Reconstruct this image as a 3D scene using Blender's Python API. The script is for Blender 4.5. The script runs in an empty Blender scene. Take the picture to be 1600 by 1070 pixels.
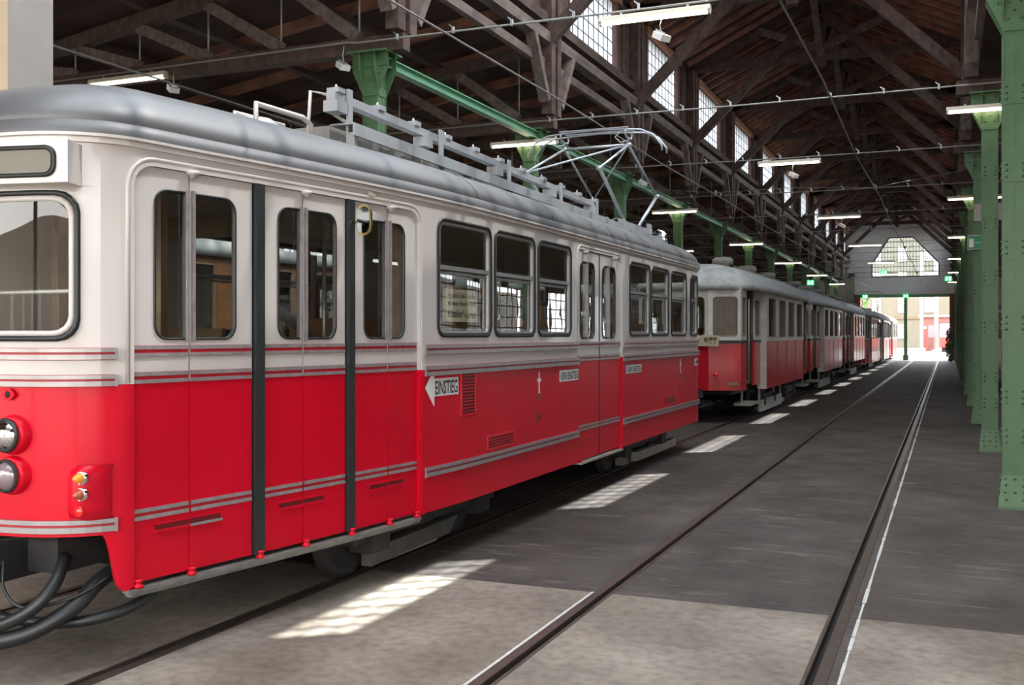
import bpy, bmesh, math, random
from mathutils import Vector, Matrix
random.seed(7)
S = bpy.context.scene
COL = S.collection

# ------------------------------------------------------------------ camera, world, sun, exposure
W_, H_ = 1600., 1070.
F_PX, VX, VY, CAM_H = 1630., 1481., 523., 1.70
YAW = math.atan((VX - 800.) / F_PX)
cam = bpy.data.cameras.new('camera')
cam.sensor_fit = 'HORIZONTAL'; cam.sensor_width = 36.
cam.lens = 36. * F_PX / W_
cam.shift_y = (VY - H_ / 2) / W_
cam.clip_start = .05; cam.clip_end = 800
cob = bpy.data.objects.new('camera', cam); COL.objects.link(cob)
cob.location = (0, 0, CAM_H); cob.rotation_euler = (math.pi / 2, 0, YAW)
S.camera = cob

w = bpy.data.worlds.new('sky'); S.world = w; w.use_nodes = True
nt = w.node_tree; nt.nodes.clear()
o_ = nt.nodes.new('ShaderNodeOutputWorld'); bg = nt.nodes.new('ShaderNodeBackground')
tc = nt.nodes.new('ShaderNodeTexCoord'); sp = nt.nodes.new('ShaderNodeSeparateXYZ')
cr = nt.nodes.new('ShaderNodeValToRGB')
nt.links.new(tc.outputs['Generated'], sp.inputs[0]); nt.links.new(sp.outputs[2], cr.inputs[0])
cr.color_ramp.elements[0].position = .0; cr.color_ramp.elements[0].color = (1.0, .945, .88, 1)
cr.color_ramp.elements[1].position = .7; cr.color_ramp.elements[1].color = (.80, .87, 1.0, 1)
nt.links.new(cr.outputs[0], bg.inputs[0]); bg.inputs[1].default_value = 2.0
nt.links.new(bg.outputs[0], o_.inputs[0])

sun = bpy.data.lights.new('sun', 'SUN'); sun.energy = 7.0; sun.angle = math.radians(.6); sun.color = (1, .95, .87)
sob = bpy.data.objects.new('sun', sun); COL.objects.link(sob)
SUNV = Vector((3.62, 2.8, 7.06)).normalized()
sob.rotation_euler = SUNV.to_track_quat('Z', 'Y').to_euler(); sob.location = (20, 20, 40)

S.view_settings.view_transform = 'Standard'; S.view_settings.look = 'None'
S.view_settings.gamma = 1; S.view_settings.use_curve_mapping = False
S.view_settings.exposure = 2.48
try:
    S.cycles.max_bounces = 10; S.cycles.diffuse_bounces = 5; S.cycles.glossy_bounces = 4
    S.cycles.transparent_max_bounces = 24; S.cycles.transmission_bounces = 6
    S.cycles.sample_clamp_indirect = 6.0; S.cycles.caustics_reflective = False; S.cycles.caustics_refractive = False
    S.cycles.use_denoising = True
except Exception: pass

# ------------------------------------------------------------------ materials
def nodes(m):
    m.use_nodes = True; n = m.node_tree; n.nodes.clear()
    out = n.nodes.new('ShaderNodeOutputMaterial'); b = n.nodes.new('ShaderNodeBsdfPrincipled')
    n.links.new(b.outputs[0], out.inputs[0]); return n, b, out
def mat(name, col, rough=.5, metal=0, var=.0, scale=4., bump=0., coat=0., col2=None, stretch=(1, 1, 1), detail=6, spec=.5):
    m = bpy.data.materials.new(name); n, b, out = nodes(m)
    b.inputs['Roughness'].default_value = rough; b.inputs['Metallic'].default_value = metal
    b.inputs['Coat Weight'].default_value = coat; b.inputs['Coat Roughness'].default_value = .06
    b.inputs['Specular IOR Level'].default_value = spec
    c1 = tuple(col) + (1,)
    if var > 0 or col2 or bump:
        t = n.nodes.new('ShaderNodeTexCoord'); mp = n.nodes.new('ShaderNodeMapping')
        mp.inputs['Scale'].default_value = stretch
        ns = n.nodes.new('ShaderNodeTexNoise'); ns.inputs['Scale'].default_value = scale; ns.inputs['Detail'].default_value = detail
        n.links.new(t.outputs['Object'], mp.inputs[0]); n.links.new(mp.outputs[0], ns.inputs[0])
        r = n.nodes.new('ShaderNodeValToRGB'); n.links.new(ns.outputs[0], r.inputs[0])
        c2 = tuple(col2) + (1,) if col2 else tuple(x * (1 - var) for x in col) + (1,)
        r.color_ramp.elements[0].position = .3; r.color_ramp.elements[0].color = c2
        r.color_ramp.elements[1].position = .7; r.color_ramp.elements[1].color = c1
        n.links.new(r.outputs[0], b.inputs['Base Color'])
        if bump:
            bp = n.nodes.new('ShaderNodeBump'); bp.inputs['Strength'].default_value = bump; bp.inputs['Distance'].default_value = .01
            n.links.new(ns.outputs[0], bp.inputs['Height']); n.links.new(bp.outputs[0], b.inputs['Normal'])
    else: b.inputs['Base Color'].default_value = c1
    return m
def emis(name, col, st):
    m = bpy.data.materials.new(name); m.use_nodes = True; n = m.node_tree; n.nodes.clear()
    out = n.nodes.new('ShaderNodeOutputMaterial'); e = n.nodes.new('ShaderNodeEmission')
    e.inputs[0].default_value = tuple(col) + (1,); e.inputs[1].default_value = st
    n.links.new(e.outputs[0], out.inputs[0]); return m
def glass(name, tint=(.8, .84, .82), refl=1.0, rough=.0, wob=0., diffuse=0., tcol=(.85, .93, 1)):
    m = bpy.data.materials.new(name); m.use_nodes = True; n = m.node_tree; n.nodes.clear()
    out = n.nodes.new('ShaderNodeOutputMaterial'); tr = n.nodes.new('ShaderNodeBsdfTransparent'); gl = n.nodes.new('ShaderNodeBsdfGlossy')
    tr.inputs[0].default_value = tuple(tint) + (1,); gl.inputs['Roughness'].default_value = rough
    gl.inputs['Color'].default_value = (refl, refl, refl, 1)
    fr = n.nodes.new('ShaderNodeFresnel'); ge = n.nodes.new('ShaderNodeNewGeometry'); mr_ = n.nodes.new('ShaderNodeMapRange')
    mr_.inputs[3].default_value = 1.55; mr_.inputs[4].default_value = 1 / 1.55
    n.links.new(ge.outputs['Backfacing'], mr_.inputs[0]); n.links.new(mr_.outputs[0], fr.inputs[0])
    mx = n.nodes.new('ShaderNodeMixShader')
    n.links.new(fr.outputs[0], mx.inputs[0]); n.links.new(tr.outputs[0], mx.inputs[1]); n.links.new(gl.outputs[0], mx.inputs[2])
    if wob:
        t = n.nodes.new('ShaderNodeTexCoord'); ns = n.nodes.new('ShaderNodeTexNoise'); ns.inputs['Scale'].default_value = 2.2
        bp = n.nodes.new('ShaderNodeBump'); bp.inputs['Strength'].default_value = wob; bp.inputs['Distance'].default_value = .02
        n.links.new(t.outputs['Object'], ns.inputs[0]); n.links.new(ns.outputs[0], bp.inputs['Height']); n.links.new(bp.outputs[0], gl.inputs['Normal'])
    last = mx
    if diffuse:
        tl = n.nodes.new('ShaderNodeBsdfTranslucent'); tl.inputs[0].default_value = tuple(tcol) + (1,)
        m2 = n.nodes.new('ShaderNodeMixShader'); m2.inputs[0].default_value = diffuse
        n.links.new(mx.outputs[0], m2.inputs[1]); n.links.new(tl.outputs[0], m2.inputs[2]); last = m2
    n.links.new(last.outputs[0], out.inputs[0]); return m

RED = mat('red_tram_paint', (.60, .003, .020), .34, spec=.25, coat=.07, var=.12, scale=2.5)
REDO = mat('old_red_tram_paint', (.52, .010, .020), .30, coat=.18, spec=.35, var=.3, scale=5, stretch=(1, 1, .3))
CREAM = mat('cream_white_tram_paint', (.56, .53, .505), .30, coat=.25, var=.05, scale=3)
CREAMO = mat('aged_white_tram_paint', (.55, .54, .50), .35, coat=.2, var=.25, scale=6)
SILV = mat('grey_roof_paint', (.155, .157, .163), .46, metal=.3, var=.22, scale=2.2, stretch=(1, .6, 1))
ROOFO = mat('weathered_canvas_roof', (.50, .51, .48), .8, var=.35, scale=5, bump=.2)
SILL = mat('light_grey_roof_equipment', (.42, .44, .46), .5, metal=.3, var=.15, scale=6)
ALU = mat('aluminium_trim', (.40, .375, .375), .30, metal=.45, var=.2, scale=12)
ALUR = mat('aged_aluminium_trim', (.40, .355, .36), .38, metal=.4, var=.3, scale=16)
FRM = mat('dull_window_frame', (.27, .27, .265), .35, metal=.3)
DRED = mat('dark_red_line', (.40, .01, .02), .4)
CHROME = mat('chrome', (.8, .8, .8), .08, metal=1)
BLK = mat('black_rubber', (.012, .014, .014), .45)
BLKG = mat('black_door_post', (.022, .028, .028), .4)
UNDER = mat('dark_underframe', (.02, .018, .017), .8, var=.4, scale=5)
DKM = mat('shaded_board_metal', (.10, .092, .082), .8, var=.4, scale=6)  # darker metal, shade under the front tram put into the colour
DKS = mat('worn_step_metal', (.20, .19, .17), .6, var=.4, scale=14)
DUSTY = mat('dusty_grey_metal', (.34, .32, .29), .7, var=.3, scale=8)
INT = mat('interior_brown_wood', (.28, .19, .12), .5, var=.3, scale=6)
INTC = mat('interior_cream_panel', (.42, .40, .33), .6)
SEATM = mat('varnished_seat_wood', (.26, .13, .06), .4, var=.3, scale=7)
PIPE = mat('grey_handrail', (.35, .34, .30), .35, metal=.5)
WHITE = mat('white_sign_paint', (.72, .72, .70), .45)
SIGNC = mat('yellowed_sign_board', (.50, .43, .29), .5, var=.12, scale=20)
INK = mat('black_lettering', (.02, .02, .02), .5)
INKF = mat('faded_gold_lettering', (.17, .055, .02), .5)
GLS = glass('window_glass', (.90, .93, .91), 1.0, 0, wob=.03)
GLSO = glass('old_window_glass', (.66, .70, .67), 1.0, 0, wob=.08)
GLC = glass('clerestory_glass', (.80, .90, .98), .9, .02)
GLW = glass('added_skylight_glass', (.10, .10, .10), .5, .1, diffuse=.36)
GLCL = glass('frosted_clerestory_glass', (.10, .12, .135), .5, .05, diffuse=.85, tcol=(.28, .32, .355))
GLL = glass('dimmed_wall_window_glass', (.32, .35, .34), .6, .05)  # dark tint put in to dim the daylight in the left wall panes
ORANGE = mat('amber_lens', (.9, .32, .02), .2, coat=.8)
BROWNL = mat('brown_lens', (.42, .09, .04), .2, coat=.8)
REDL = mat('red_lens', (.9, .02, .015), .2, coat=.8)
LAMPG = mat('grey_lens_glass', (.22, .17, .18), .12, coat=1)
GREEN = mat('green_steel_paint', (.078, .165, .072), .45, var=.18, scale=7, bump=.05)
GREENL = mat('green_beam_paint', (.14, .36, .20), .4, var=.15, scale=5)
TIMB = mat('dark_old_timber', (.100, .062, .048), .85, col2=(.042, .026, .022), scale=3.2, bump=.35, stretch=(3, .5, 2))
TIMBL = mat('greyed_timber', (.18, .14, .12), .85, col2=(.070, .050, .043), scale=3.5, bump=.35, stretch=(3, .5, 2))
BOARD = mat('dark_roof_boards', (.078, .036, .027), .9, col2=(.034, .017, .015), scale=1.6, bump=.3, stretch=(1, 5, 1))
RAFT = mat('reddish_rafter', (.34, .155, .095), .85, col2=(.12, .06, .045), scale=3, stretch=(1, 4, 1))
PINE = mat('orange_pine_wood', (.42, .20, .10), .7, var=.35, scale=4)
REDW = mat('reddish_window_post', (.20, .10, .085), .8, var=.3, scale=5)
STEELD = mat('dark_window_bar', (.05, .055, .06), .6)
COND = mat('grey_conduit', (.28, .28, .26), .45, metal=.3)
CLIP = mat('galvanised_clip', (.5, .52, .54), .35, metal=.6)
WIRE = mat('contact_wire', (.20, .19, .18), .5, metal=.3)
LAMPB = mat('lamp_housing', (.60, .55, .44), .5)
TUBE = emis('fluorescent_tube', (1, .83, .58), 3.2)
PLAST = mat('lit_cream_plaster', (.62, .50, .35), .85, var=.08, scale=6, bump=.05)
PLASG = mat('shaded_grey_plaster', (.36, .33, .30), .85, var=.08, scale=5, bump=.05)
WALLD = mat('hall_wall_plaster', (.40, .36, .31), .9, var=.2, scale=1.5)
GABLE = mat('grey_wall_boards', (.82, .80, .80), .8, var=.25, scale=5, stretch=(.3, 1, 8))
RAIL = mat('worn_rail_steel', (.135, .10, .082), .38, metal=.55, var=.35, scale=12)
GROOVE = mat('dark_rail_groove', (.018, .015, .013), .95)  # near-black groove bottom
GROUT = mat('white_grout_line', (.62, .61, .58), .9, var=.3, scale=30)

def floor_mat(name, a, b_, sc, bump, spots=True, speck=.25):
    m = bpy.data.materials.new(name); n, b, out = nodes(m)
    t = n.nodes.new('ShaderNodeTexCoord')
    def noise(scale, detail, stretch=None):
        ns = n.nodes.new('ShaderNodeTexNoise'); ns.inputs['Scale'].default_value = scale; ns.inputs['Detail'].default_value = detail
        src = t.outputs['Object']
        if stretch:
            mp = n.nodes.new('ShaderNodeMapping'); mp.inputs['Scale'].default_value = stretch; n.links.new(src, mp.inputs[0]); src = mp.outputs[0]
        n.links.new(src, ns.inputs[0]); return ns
    n1 = noise(sc, 8); n2 = noise(sc * 9, 6); n3 = noise(.9, 4, (1, .6, 1)); n4 = noise(3.2, 3, (.6, 3.0, 1))
    r1 = n.nodes.new('ShaderNodeValToRGB'); r1.color_ramp.elements[0].position = .32; r1.color_ramp.elements[1].position = .68
    r1.color_ramp.elements[0].color = tuple(b_) + (1,); r1.color_ramp.elements[1].color = tuple(a) + (1,)
    n.links.new(n1.outputs[0], r1.inputs[0])
    mx = n.nodes.new('ShaderNodeMix'); mx.data_type = 'RGBA'; mx.blend_type = 'MULTIPLY'; mx.inputs[0].default_value = speck * 2
    r2 = n.nodes.new('ShaderNodeValToRGB'); r2.color_ramp.elements[0].position = .25; r2.color_ramp.elements[1].position = .6
    r2.color_ramp.elements[0].color = (.45, .43, .41, 1); r2.color_ramp.elements[1].color = (1.1, 1.1, 1.1, 1)
    n.links.new(n2.outputs[0], r2.inputs[0]); n.links.new(r1.outputs[0], mx.inputs[6]); n.links.new(r2.outputs[0], mx.inputs[7])
    m3 = n.nodes.new('ShaderNodeMix'); m3.data_type = 'RGBA'; m3.blend_type = 'MULTIPLY'; m3.inputs[0].default_value = .8
    r3 = n.nodes.new('ShaderNodeValToRGB'); r3.color_ramp.elements[0].position = .33; r3.color_ramp.elements[1].position = .62
    r3.color_ramp.elements[0].color = (.52, .48, .43, 1); r3.color_ramp.elements[1].color = (1, 1, 1, 1)
    n.links.new(n3.outputs[0], r3.inputs[0]); n.links.new(mx.outputs[2], m3.inputs[6]); n.links.new(r3.outputs[0], m3.inputs[7])
    last = m3
    if spots:
        m4 = n.nodes.new('ShaderNodeMix'); m4.data_type = 'RGBA'; m4.blend_type = 'MIX'
        r4 = n.nodes.new('ShaderNodeValToRGB'); r4.color_ramp.elements[0].position = .60; r4.color_ramp.elements[1].position = .74
        r4.color_ramp.elements[0].color = (0, 0, 0, 1); r4.color_ramp.elements[1].color = (.55, .55, .55, 1)
        n.links.new(n4.outputs[0], r4.inputs[0]); n.links.new(r4.outputs[0], m4.inputs[0])
        n.links.new(m3.outputs[2], m4.inputs[6]); m4.inputs[7].default_value = tuple(min(1, x * 2.0) for x in a) + (1,)
        last = m4
    n.links.new(last.outputs[2], b.inputs['Base Color']); b.inputs['Roughness'].default_value = .72; b.inputs['Specular IOR Level'].default_value = .35
    bp = n.nodes.new('ShaderNodeBump'); bp.inputs['Strength'].default_value = bump; bp.inputs['Distance'].default_value = .006
    n.links.new(n2.outputs[0], bp.inputs['Height']); n.links.new(bp.outputs[0], b.inputs['Normal'])
    return m
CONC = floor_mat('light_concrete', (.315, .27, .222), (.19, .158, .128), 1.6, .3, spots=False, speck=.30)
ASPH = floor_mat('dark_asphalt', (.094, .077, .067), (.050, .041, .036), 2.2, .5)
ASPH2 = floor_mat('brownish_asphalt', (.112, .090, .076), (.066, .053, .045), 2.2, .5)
GRND = floor_mat('bounce_yard_paving', (.38, .35, .31), (.28, .26, .23), .4, .2, spots=False)  # paving kept lighter to bounce daylight into the hall

GRND2 = floor_mat('dimmed_yard_paving', (.17, .16, .15), (.12, .115, .105), .4, .2, spots=False)  # darker paving copy, brightness beyond the gate lowered in the colour
def brick_mat(name, c1, c2, mortar, sc):
    m = bpy.data.materials.new(name); n, b, out = nodes(m)
    t = n.nodes.new('ShaderNodeTexCoord'); mp = n.nodes.new('ShaderNodeMapping'); mp.inputs['Rotation'].default_value = (math.pi / 2, 0, 0)
    br = n.nodes.new('ShaderNodeTexBrick'); br.inputs['Scale'].default_value = sc
    br.inputs['Color1'].default_value = tuple(c1) + (1,); br.inputs['Color2'].default_value = tuple(c2) + (1,); br.inputs['Mortar'].default_value = tuple(mortar) + (1,)
    n.links.new(t.outputs['Object'], mp.inputs[0]); n.links.new(mp.outputs[0], br.inputs[0]); n.links.new(br.outputs[0], b.inputs['Base Color'])
    b.inputs['Roughness'].default_value = .9; return m
BRICK = brick_mat('red_brick', (.20, .07, .05), (.15, .05, .04), (.2, .17, .15), 3.0)
FACADE = mat('pale_yellow_facade', (.15, .130, .092), .9, var=.12, scale=2)
FACADT = mat('facade_stone_band', (.15, .10, .06), .9, var=.1)
LEAF = mat('green_leaves', (.12, .26, .05), .6, var=.6, scale=6)
IVY = mat('dark_ivy_leaves', (.05, .10, .03), .7, var=.6, scale=12)
BARK = mat('bark', (.12, .08, .05), .9)
STONE = mat('pale_stone', (.36, .33, .30), .8)
POLEM = mat('pale_grey_pole_paint', (.30, .32, .34), .5)
EXITG = emis('lit_green_exit_sign', (.03, .42, .14), .55)
EXITW = emis('lit_white_pictogram', (.8, 1, .85), .5)
GREENS = mat('green_sign_enamel', (.0, .22, .09), .35)
REDS = mat('bright_red_enamel', (.72, .05, .04), .4)
MIRR = mat('mirror_glass', (.30, .33, .34), .03, metal=1)
BRASS = mat('brass_rim', (.55, .42, .16), .25, metal=1)

# ------------------------------------------------------------------ mesh builder
WL = {}
class MB:
    def __init__(s): s.v = []; s.f = []; s.m = []; s.sm = []
    def add(s, vs, fs, mi=0, smooth=False):
        o = len(s.v); s.v += [tuple(v) for v in vs]
        for f in fs: s.f.append(tuple(o + i for i in f)); s.m.append(mi); s.sm.append(smooth)
    def box(s, x0, x1, y0, y1, z0, z1, mi=0):
        vs = [(x0, y0, z0), (x1, y0, z0), (x1, y1, z0), (x0, y1, z0), (x0, y0, z1), (x1, y0, z1), (x1, y1, z1), (x0, y1, z1)]
        s.add(vs, [(0, 3, 2, 1), (4, 5, 6, 7), (0, 1, 5, 4), (1, 2, 6, 5), (2, 3, 7, 6), (3, 0, 4, 7)], mi)
    def beam(s, a, b, w, h, up=(0, 0, 1), mi=0):
        a = Vector(a); b = Vector(b); d = (b - a).normalized(); up = Vector(up)
        r = d.cross(up)
        if r.length < 1e-4: r = d.cross(Vector((0, 1, 0)))
        r.normalize(); u = r.cross(d)
        vs = []
        for p in (a, b):
            for i, j in ((-1, -1), (1, -1), (1, 1), (-1, 1)): vs.append(p + r * (i * w / 2) + u * (j * h / 2))
        s.add(vs, [(0, 1, 2, 3), (7, 6, 5, 4), (0, 4, 5, 1), (1, 5, 6, 2), (2, 6, 7, 3), (3, 7, 4, 0)], mi)
    def tube(s, pts, r, n=8, mi=0, closed=False, caps=True):
        pts = [Vector(p) for p in pts]; N = len(pts); rings = []
        ref = None
        for i, p in enumerate(pts):
            if closed: d = pts[(i + 1) % N] - pts[i - 1]
            else: d = pts[min(i + 1, N - 1)] - pts[max(i - 1, 0)]
            d.normalize()
            if ref is None: ref = Vector((0, 0, 1)) if abs(d.z) < .9 else Vector((1, 0, 0))
            a = d.cross(ref)
            if a.length < 1e-3: a = d.cross(Vector((0, 1, 0)))
            a.normalize(); b = a.cross(d); ref = b
            rr = r[i] if isinstance(r, (list, tuple)) else r
            rings.append([p + a * (rr * math.cos(2 * math.pi * k / n)) + b * (rr * math.sin(2 * math.pi * k / n)) for k in range(n)])
        o = len(s.v)
        for R in rings: s.v += [tuple(q) for q in R]
        M = N if closed else N - 1
        for i in range(M):
            j = (i + 1) % N
            for k in range(n):
                k2 = (k + 1) % n
                s.f.append((o + i * n + k, o + j * n + k, o + j * n + k2, o + i * n + k2)); s.m.append(mi); s.sm.append(True)
        if caps and not closed:
            s.f.append(tuple(o + k for k in range(n))); s.m.append(mi); s.sm.append(False)
            s.f.append(tuple(o + (N - 1) * n + k for k in reversed(range(n)))); s.m.append(mi); s.sm.append(False)
    def lathe(s, c, axis, prof, n=20, mi=0):          # prof: (radius, along)
        c = Vector(c); ax = Vector(axis).normalized(); a = ax.orthogonal().normalized(); b = ax.cross(a)
        o = len(s.v)
        for (r, h) in prof:
            for k in range(n):
                t = 2 * math.pi * k / n
                s.v.append(tuple(c + ax * h + a * (max(r, 1e-4) * math.cos(t)) + b * (max(r, 1e-4) * math.sin(t))))
        for i in range(len(prof) - 1):
            for k in range(n):
                k2 = (k + 1) % n
                s.f.append((o + i * n + k, o + i * n + k2, o + (i + 1) * n + k2, o + (i + 1) * n + k)); s.m.append(mi); s.sm.append(True)
    def prism(s, poly, fn, d0, d1, mi=0):             # poly 2D list, fn(u,v,d)->3D
        n = len(poly); vs = [fn(u, v, d0) for u, v in poly] + [fn(u, v, d1) for u, v in poly]
        fs = [tuple(range(n)), tuple(reversed(range(n, 2 * n)))] + [(i, i + n, (i + 1) % n + n, (i + 1) % n) for i in range(n)]
        s.add(vs, fs, mi)
    def build(s, name, mats, parent=None, fix=True):
        if not s.v: return None
        if not isinstance(mats, (list, tuple)): mats = [mats]
        if parent is not None: base = WL[parent]
        else:
            xs = [p[0] for p in s.v]; ys = [p[1] for p in s.v]; zs = [p[2] for p in s.v]
            base = Vector(((min(xs) + max(xs)) / 2, (min(ys) + max(ys)) / 2, min(zs)))
        me = bpy.data.meshes.new(name)
        me.from_pydata([(p[0] - base.x, p[1] - base.y, p[2] - base.z) for p in s.v], [], s.f)
        for m in mats: me.materials.append(m)
        me.polygons.foreach_set('material_index', s.m); me.polygons.foreach_set('use_smooth', s.sm)
        if fix:
            bm = bmesh.new(); bm.from_mesh(me); bmesh.ops.remove_doubles(bm, verts=[v for v in bm.verts if v.link_faces and all(f.smooth for f in v.link_faces)], dist=.00005)
            bmesh.ops.recalc_face_normals(bm, faces=bm.faces); bm.to_mesh(me); bm.free()
        me.update()
        o = bpy.data.objects.new(name, me); COL.objects.link(o); WL[o] = base.copy()
        if parent is not None: o.parent = parent
        else: o.location = base
        return o
def tag(o, label=None, cat=None, group=None, kind=None):
    if label: o['label'] = label
    if cat: o['category'] = cat
    if group: o['group'] = group
    if kind: o['kind'] = kind
    return o
def empty(name, loc, label=None, cat=None, group=None, kind=None):
    o = bpy.data.objects.new(name, None); COL.objects.link(o); o.location = loc; WL[o] = Vector(loc)
    o.empty_display_size = .2
    return tag(o, label, cat, group, kind)
def copy_tree(o, loc=None, parent=None):
    c = o.copy(); COL.objects.link(c)
    if parent is not None: c.parent = parent
    if loc is not None: c.location = loc
    for ch in [x for x in o.children]: copy_tree(ch, None, c)
    return c
def text_part(name, txt, fn, h, w_, m, parent, align='C'):
    """flat lettering; fn(u,v) maps to 3D; h = cap height, w_ = total width"""
    cu = bpy.data.curves.new(name, 'FONT'); cu.body = txt; cu.resolution_u = 3; cu.offset = .018
    ob = bpy.data.objects.new(name, cu); COL.objects.link(ob)
    dg = bpy.context.evaluated_depsgraph_get(); me = bpy.data.meshes.new_from_object(ob.evaluated_get(dg))
    bpy.data.objects.remove(ob)
    vs = [v.co.copy() for v in me.vertices]
    x0 = min(v.x for v in vs); x1 = max(v.x for v in vs)
    base = WL[parent]; sx = w_ / (x1 - x0); sy = h / .73
    for v in me.vertices:
        p = Vector(fn((v.co.x - (x0 + x1) / 2) * sx, v.co.y * sy)); v.co = p - base
    me.materials.clear(); me.materials.append(m); me.update()
    o = bpy.data.objects.new(name, me); COL.objects.link(o); o.parent = parent; WL[o] = base.copy(); return o

def rr_loop(a0, a1, b0, b1, r, n=6, me=4):
    """rounded rectangle points + matching outer-cell descriptors; r = (bl, br, tr, tl)"""
    if not isinstance(r, (list, tuple)): r = (r,) * 4
    out = []
    cs = [(a1 - r[1], b0 + r[1], -90, r[1], 1), (a1 - r[2], b1 - r[2], 0, r[2], 2), (a0 + r[3], b1 - r[3], 90, r[3], 3), (a0 + r[0], b0 + r[0], 180, r[0], 0)]
    for ci, (cx, cy, st, rad, cid) in enumerate(cs):
        for k in range(n + 1):
            th = math.radians(st + 90 * k / n)
            out.append((cx + rad * math.cos(th), cy + rad * math.sin(th), cid, k / n))
        nx = cs[(ci + 1) % 4]
        # straight edge midpoints
        e0 = out[-1]; th = math.radians(nx[2]); e1 = (nx[0] + nx[3] * math.cos(th), nx[1] + nx[3] * math.sin(th))
        for k in range(1, me):
            f = k / me; out.append((e0[0] + (e1[0] - e0[0]) * f, e0[1] + (e1[1] - e0[1]) * f, -1 - cid, f))
    return out
def cell_outer(loop, t0, t1, z0, z1):
    """for every loop point, its partner on the cell rectangle"""
    res = []
    for (x, y, cid, f) in loop:
        if cid >= 0:
            # corner arc: before middle project on first side, after on second
            if cid == 1: p = (x, z0) if f < .5 else ((t1, y) if f > .5 else (t1, z0))
            elif cid == 2: p = (t1, y) if f < .5 else ((x, z1) if f > .5 else (t1, z1))
            elif cid == 3: p = (x, z1) if f < .5 else ((t0, y) if f > .5 else (t0, z1))
            else: p = (t0, y) if f < .5 else ((x, z0) if f > .5 else (t0, z0))
        else:
            c = -1 - cid
            p = {1: (t1, y), 2: (x, z1), 3: (t0, y), 0: (x, z0)}[c]
        res.append(p)
    return res
CAPS = [True]
class Skin:
    """maps (t, z, off, side) to 3D along a plan outline"""
    def __init__(s, pts, X0):                       # pts: list (t, X, Y)
        s.p = pts; s.X0 = X0
    def at(s, t):
        P = s.p; n = len(P)
        if t <= P[0][0]: i = 0
        elif t >= P[-1][0]: i = n - 2
        else:
            i = 0
            while P[i + 1][0] < t: i += 1
        t0, t1 = P[i][0], P[i + 1][0]; u = (t - t0) / (t1 - t0)
        def tan(j, c):
            if j == 0: a, b = P[0], P[1]
            elif j == n - 1: a, b = P[n - 2], P[n - 1]
            else: a, b = P[j - 1], P[j + 1]
            return (b[c] - a[c]) / (b[0] - a[0]) * (t1 - t0)
        r = []
        for c in (1, 2):
            p0, p1, m0, m1 = P[i][c], P[i + 1][c], tan(i, c), tan(i + 1, c)
            if u < 0: r.append(p0 + m0 * u)
            elif u > 1: r.append(p1 + m1 * (u - 1))
            else: r.append((2*u**3-3*u**2+1)*p0 + (u**3-2*u**2+u)*m0 + (-2*u**3+3*u**2)*p1 + (u**3-u**2)*m1)
        return r
    def __call__(s, t, z, off=0., side=1):
        x, y = s.at(t)
        e = .004; xa, ya = s.at(t - e); xb, yb = s.at(t + e)
        tx, ty = xb - xa, yb - ya; L = math.hypot(tx, ty) or 1
        x += ty / L * off; y += -tx / L * off
        return (x if side > 0 else 2 * s.X0 - x, y, z)
def wall_cell(mb, M, side, t0, t1, z0, z1, hole=None, o=0., i=-.045, mo=0, mi=1, nt=None, rim=True):
    """wall piece with optional rounded hole; hole=(a0,a1,b0,b1,r)"""
    if hole is None:
        k = nt or max(1, int(abs(t1 - t0) / .12))
        for q in range(k):
            a = t0 + (t1 - t0) * q / k; b = t0 + (t1 - t0) * (q + 1) / k
            mb.add([M(a, z0, o, side), M(b, z0, o, side), M(b, z1, o, side), M(a, z1, o, side)], [(0, 1, 2, 3)], mo, True)
            mb.add([M(a, z0, i, side), M(b, z0, i, side), M(b, z1, i, side), M(a, z1, i, side)], [(3, 2, 1, 0)], mi, True)
            if q == 0 and CAPS[0]: mb.add([M(a, z0, o, side), M(a, z1, o, side), M(a, z1, i, side), M(a, z0, i, side)], [(0, 1, 2, 3)], mo)
            if q == k - 1 and CAPS[0]: mb.add([M(b, z0, o, side), M(b, z1, o, side), M(b, z1, i, side), M(b, z0, i, side)], [(3, 2, 1, 0)], mo)
            mb.add([M(a, z0, o, side), M(b, z0, o, side), M(b, z0, i, side), M(a, z0, i, side)], [(3, 2, 1, 0)], mo)
        return
    L = rr_loop(*hole); C = cell_outer(L, t0, t1, z0, z1); n = len(L)
    for off, m_, rev in ((o, mo, False), (i, mi, True)):
        vs = [M(p[0], p[1], off, side) for p in L] + [M(p[0], p[1], off, side) for p in C]
        fs = []
        for k in range(n):
            k2 = (k + 1) % n
            f = (k, k + n, k2 + n, k2); fs.append(tuple(reversed(f)) if rev else f)
        mb.add(vs, fs, m_, True)
    if rim:
        vs = [M(p[0], p[1], o, side) for p in L] + [M(p[0], p[1], i, side) for p in L]
        mb.add(vs, [(k, (k + 1) % n, (k + 1) % n + n, k + n) for k in range(n)], mo, False)
def ring(mb, M, side, hole, wd, o0, o1, mi=0):
    a0, a1, b0, b1, r = hole
    if not isinstance(r, (list, tuple)): r = (r,) * 4
    L = rr_loop(a0, a1, b0, b1, r); I = rr_loop(a0 + wd, a1 - wd, b0 + wd, b1 - wd, tuple(max(.002, q - wd) for q in r)); n = len(L)
    vs = [M(p[0], p[1], o0, side) for p in L] + [M(p[0], p[1], o1, side) for p in L] + [M(p[0], p[1], o1, side) for p in I] + [M(p[0], p[1], o0, side) for p in I]
    fs = []
    for k in range(n):
        j = (k + 1) % n
        for q in range(3): fs.append((k + q * n, j + q * n, j + (q + 1) * n, k + (q + 1) * n))
    mb.add(vs, fs, mi, True)
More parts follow.
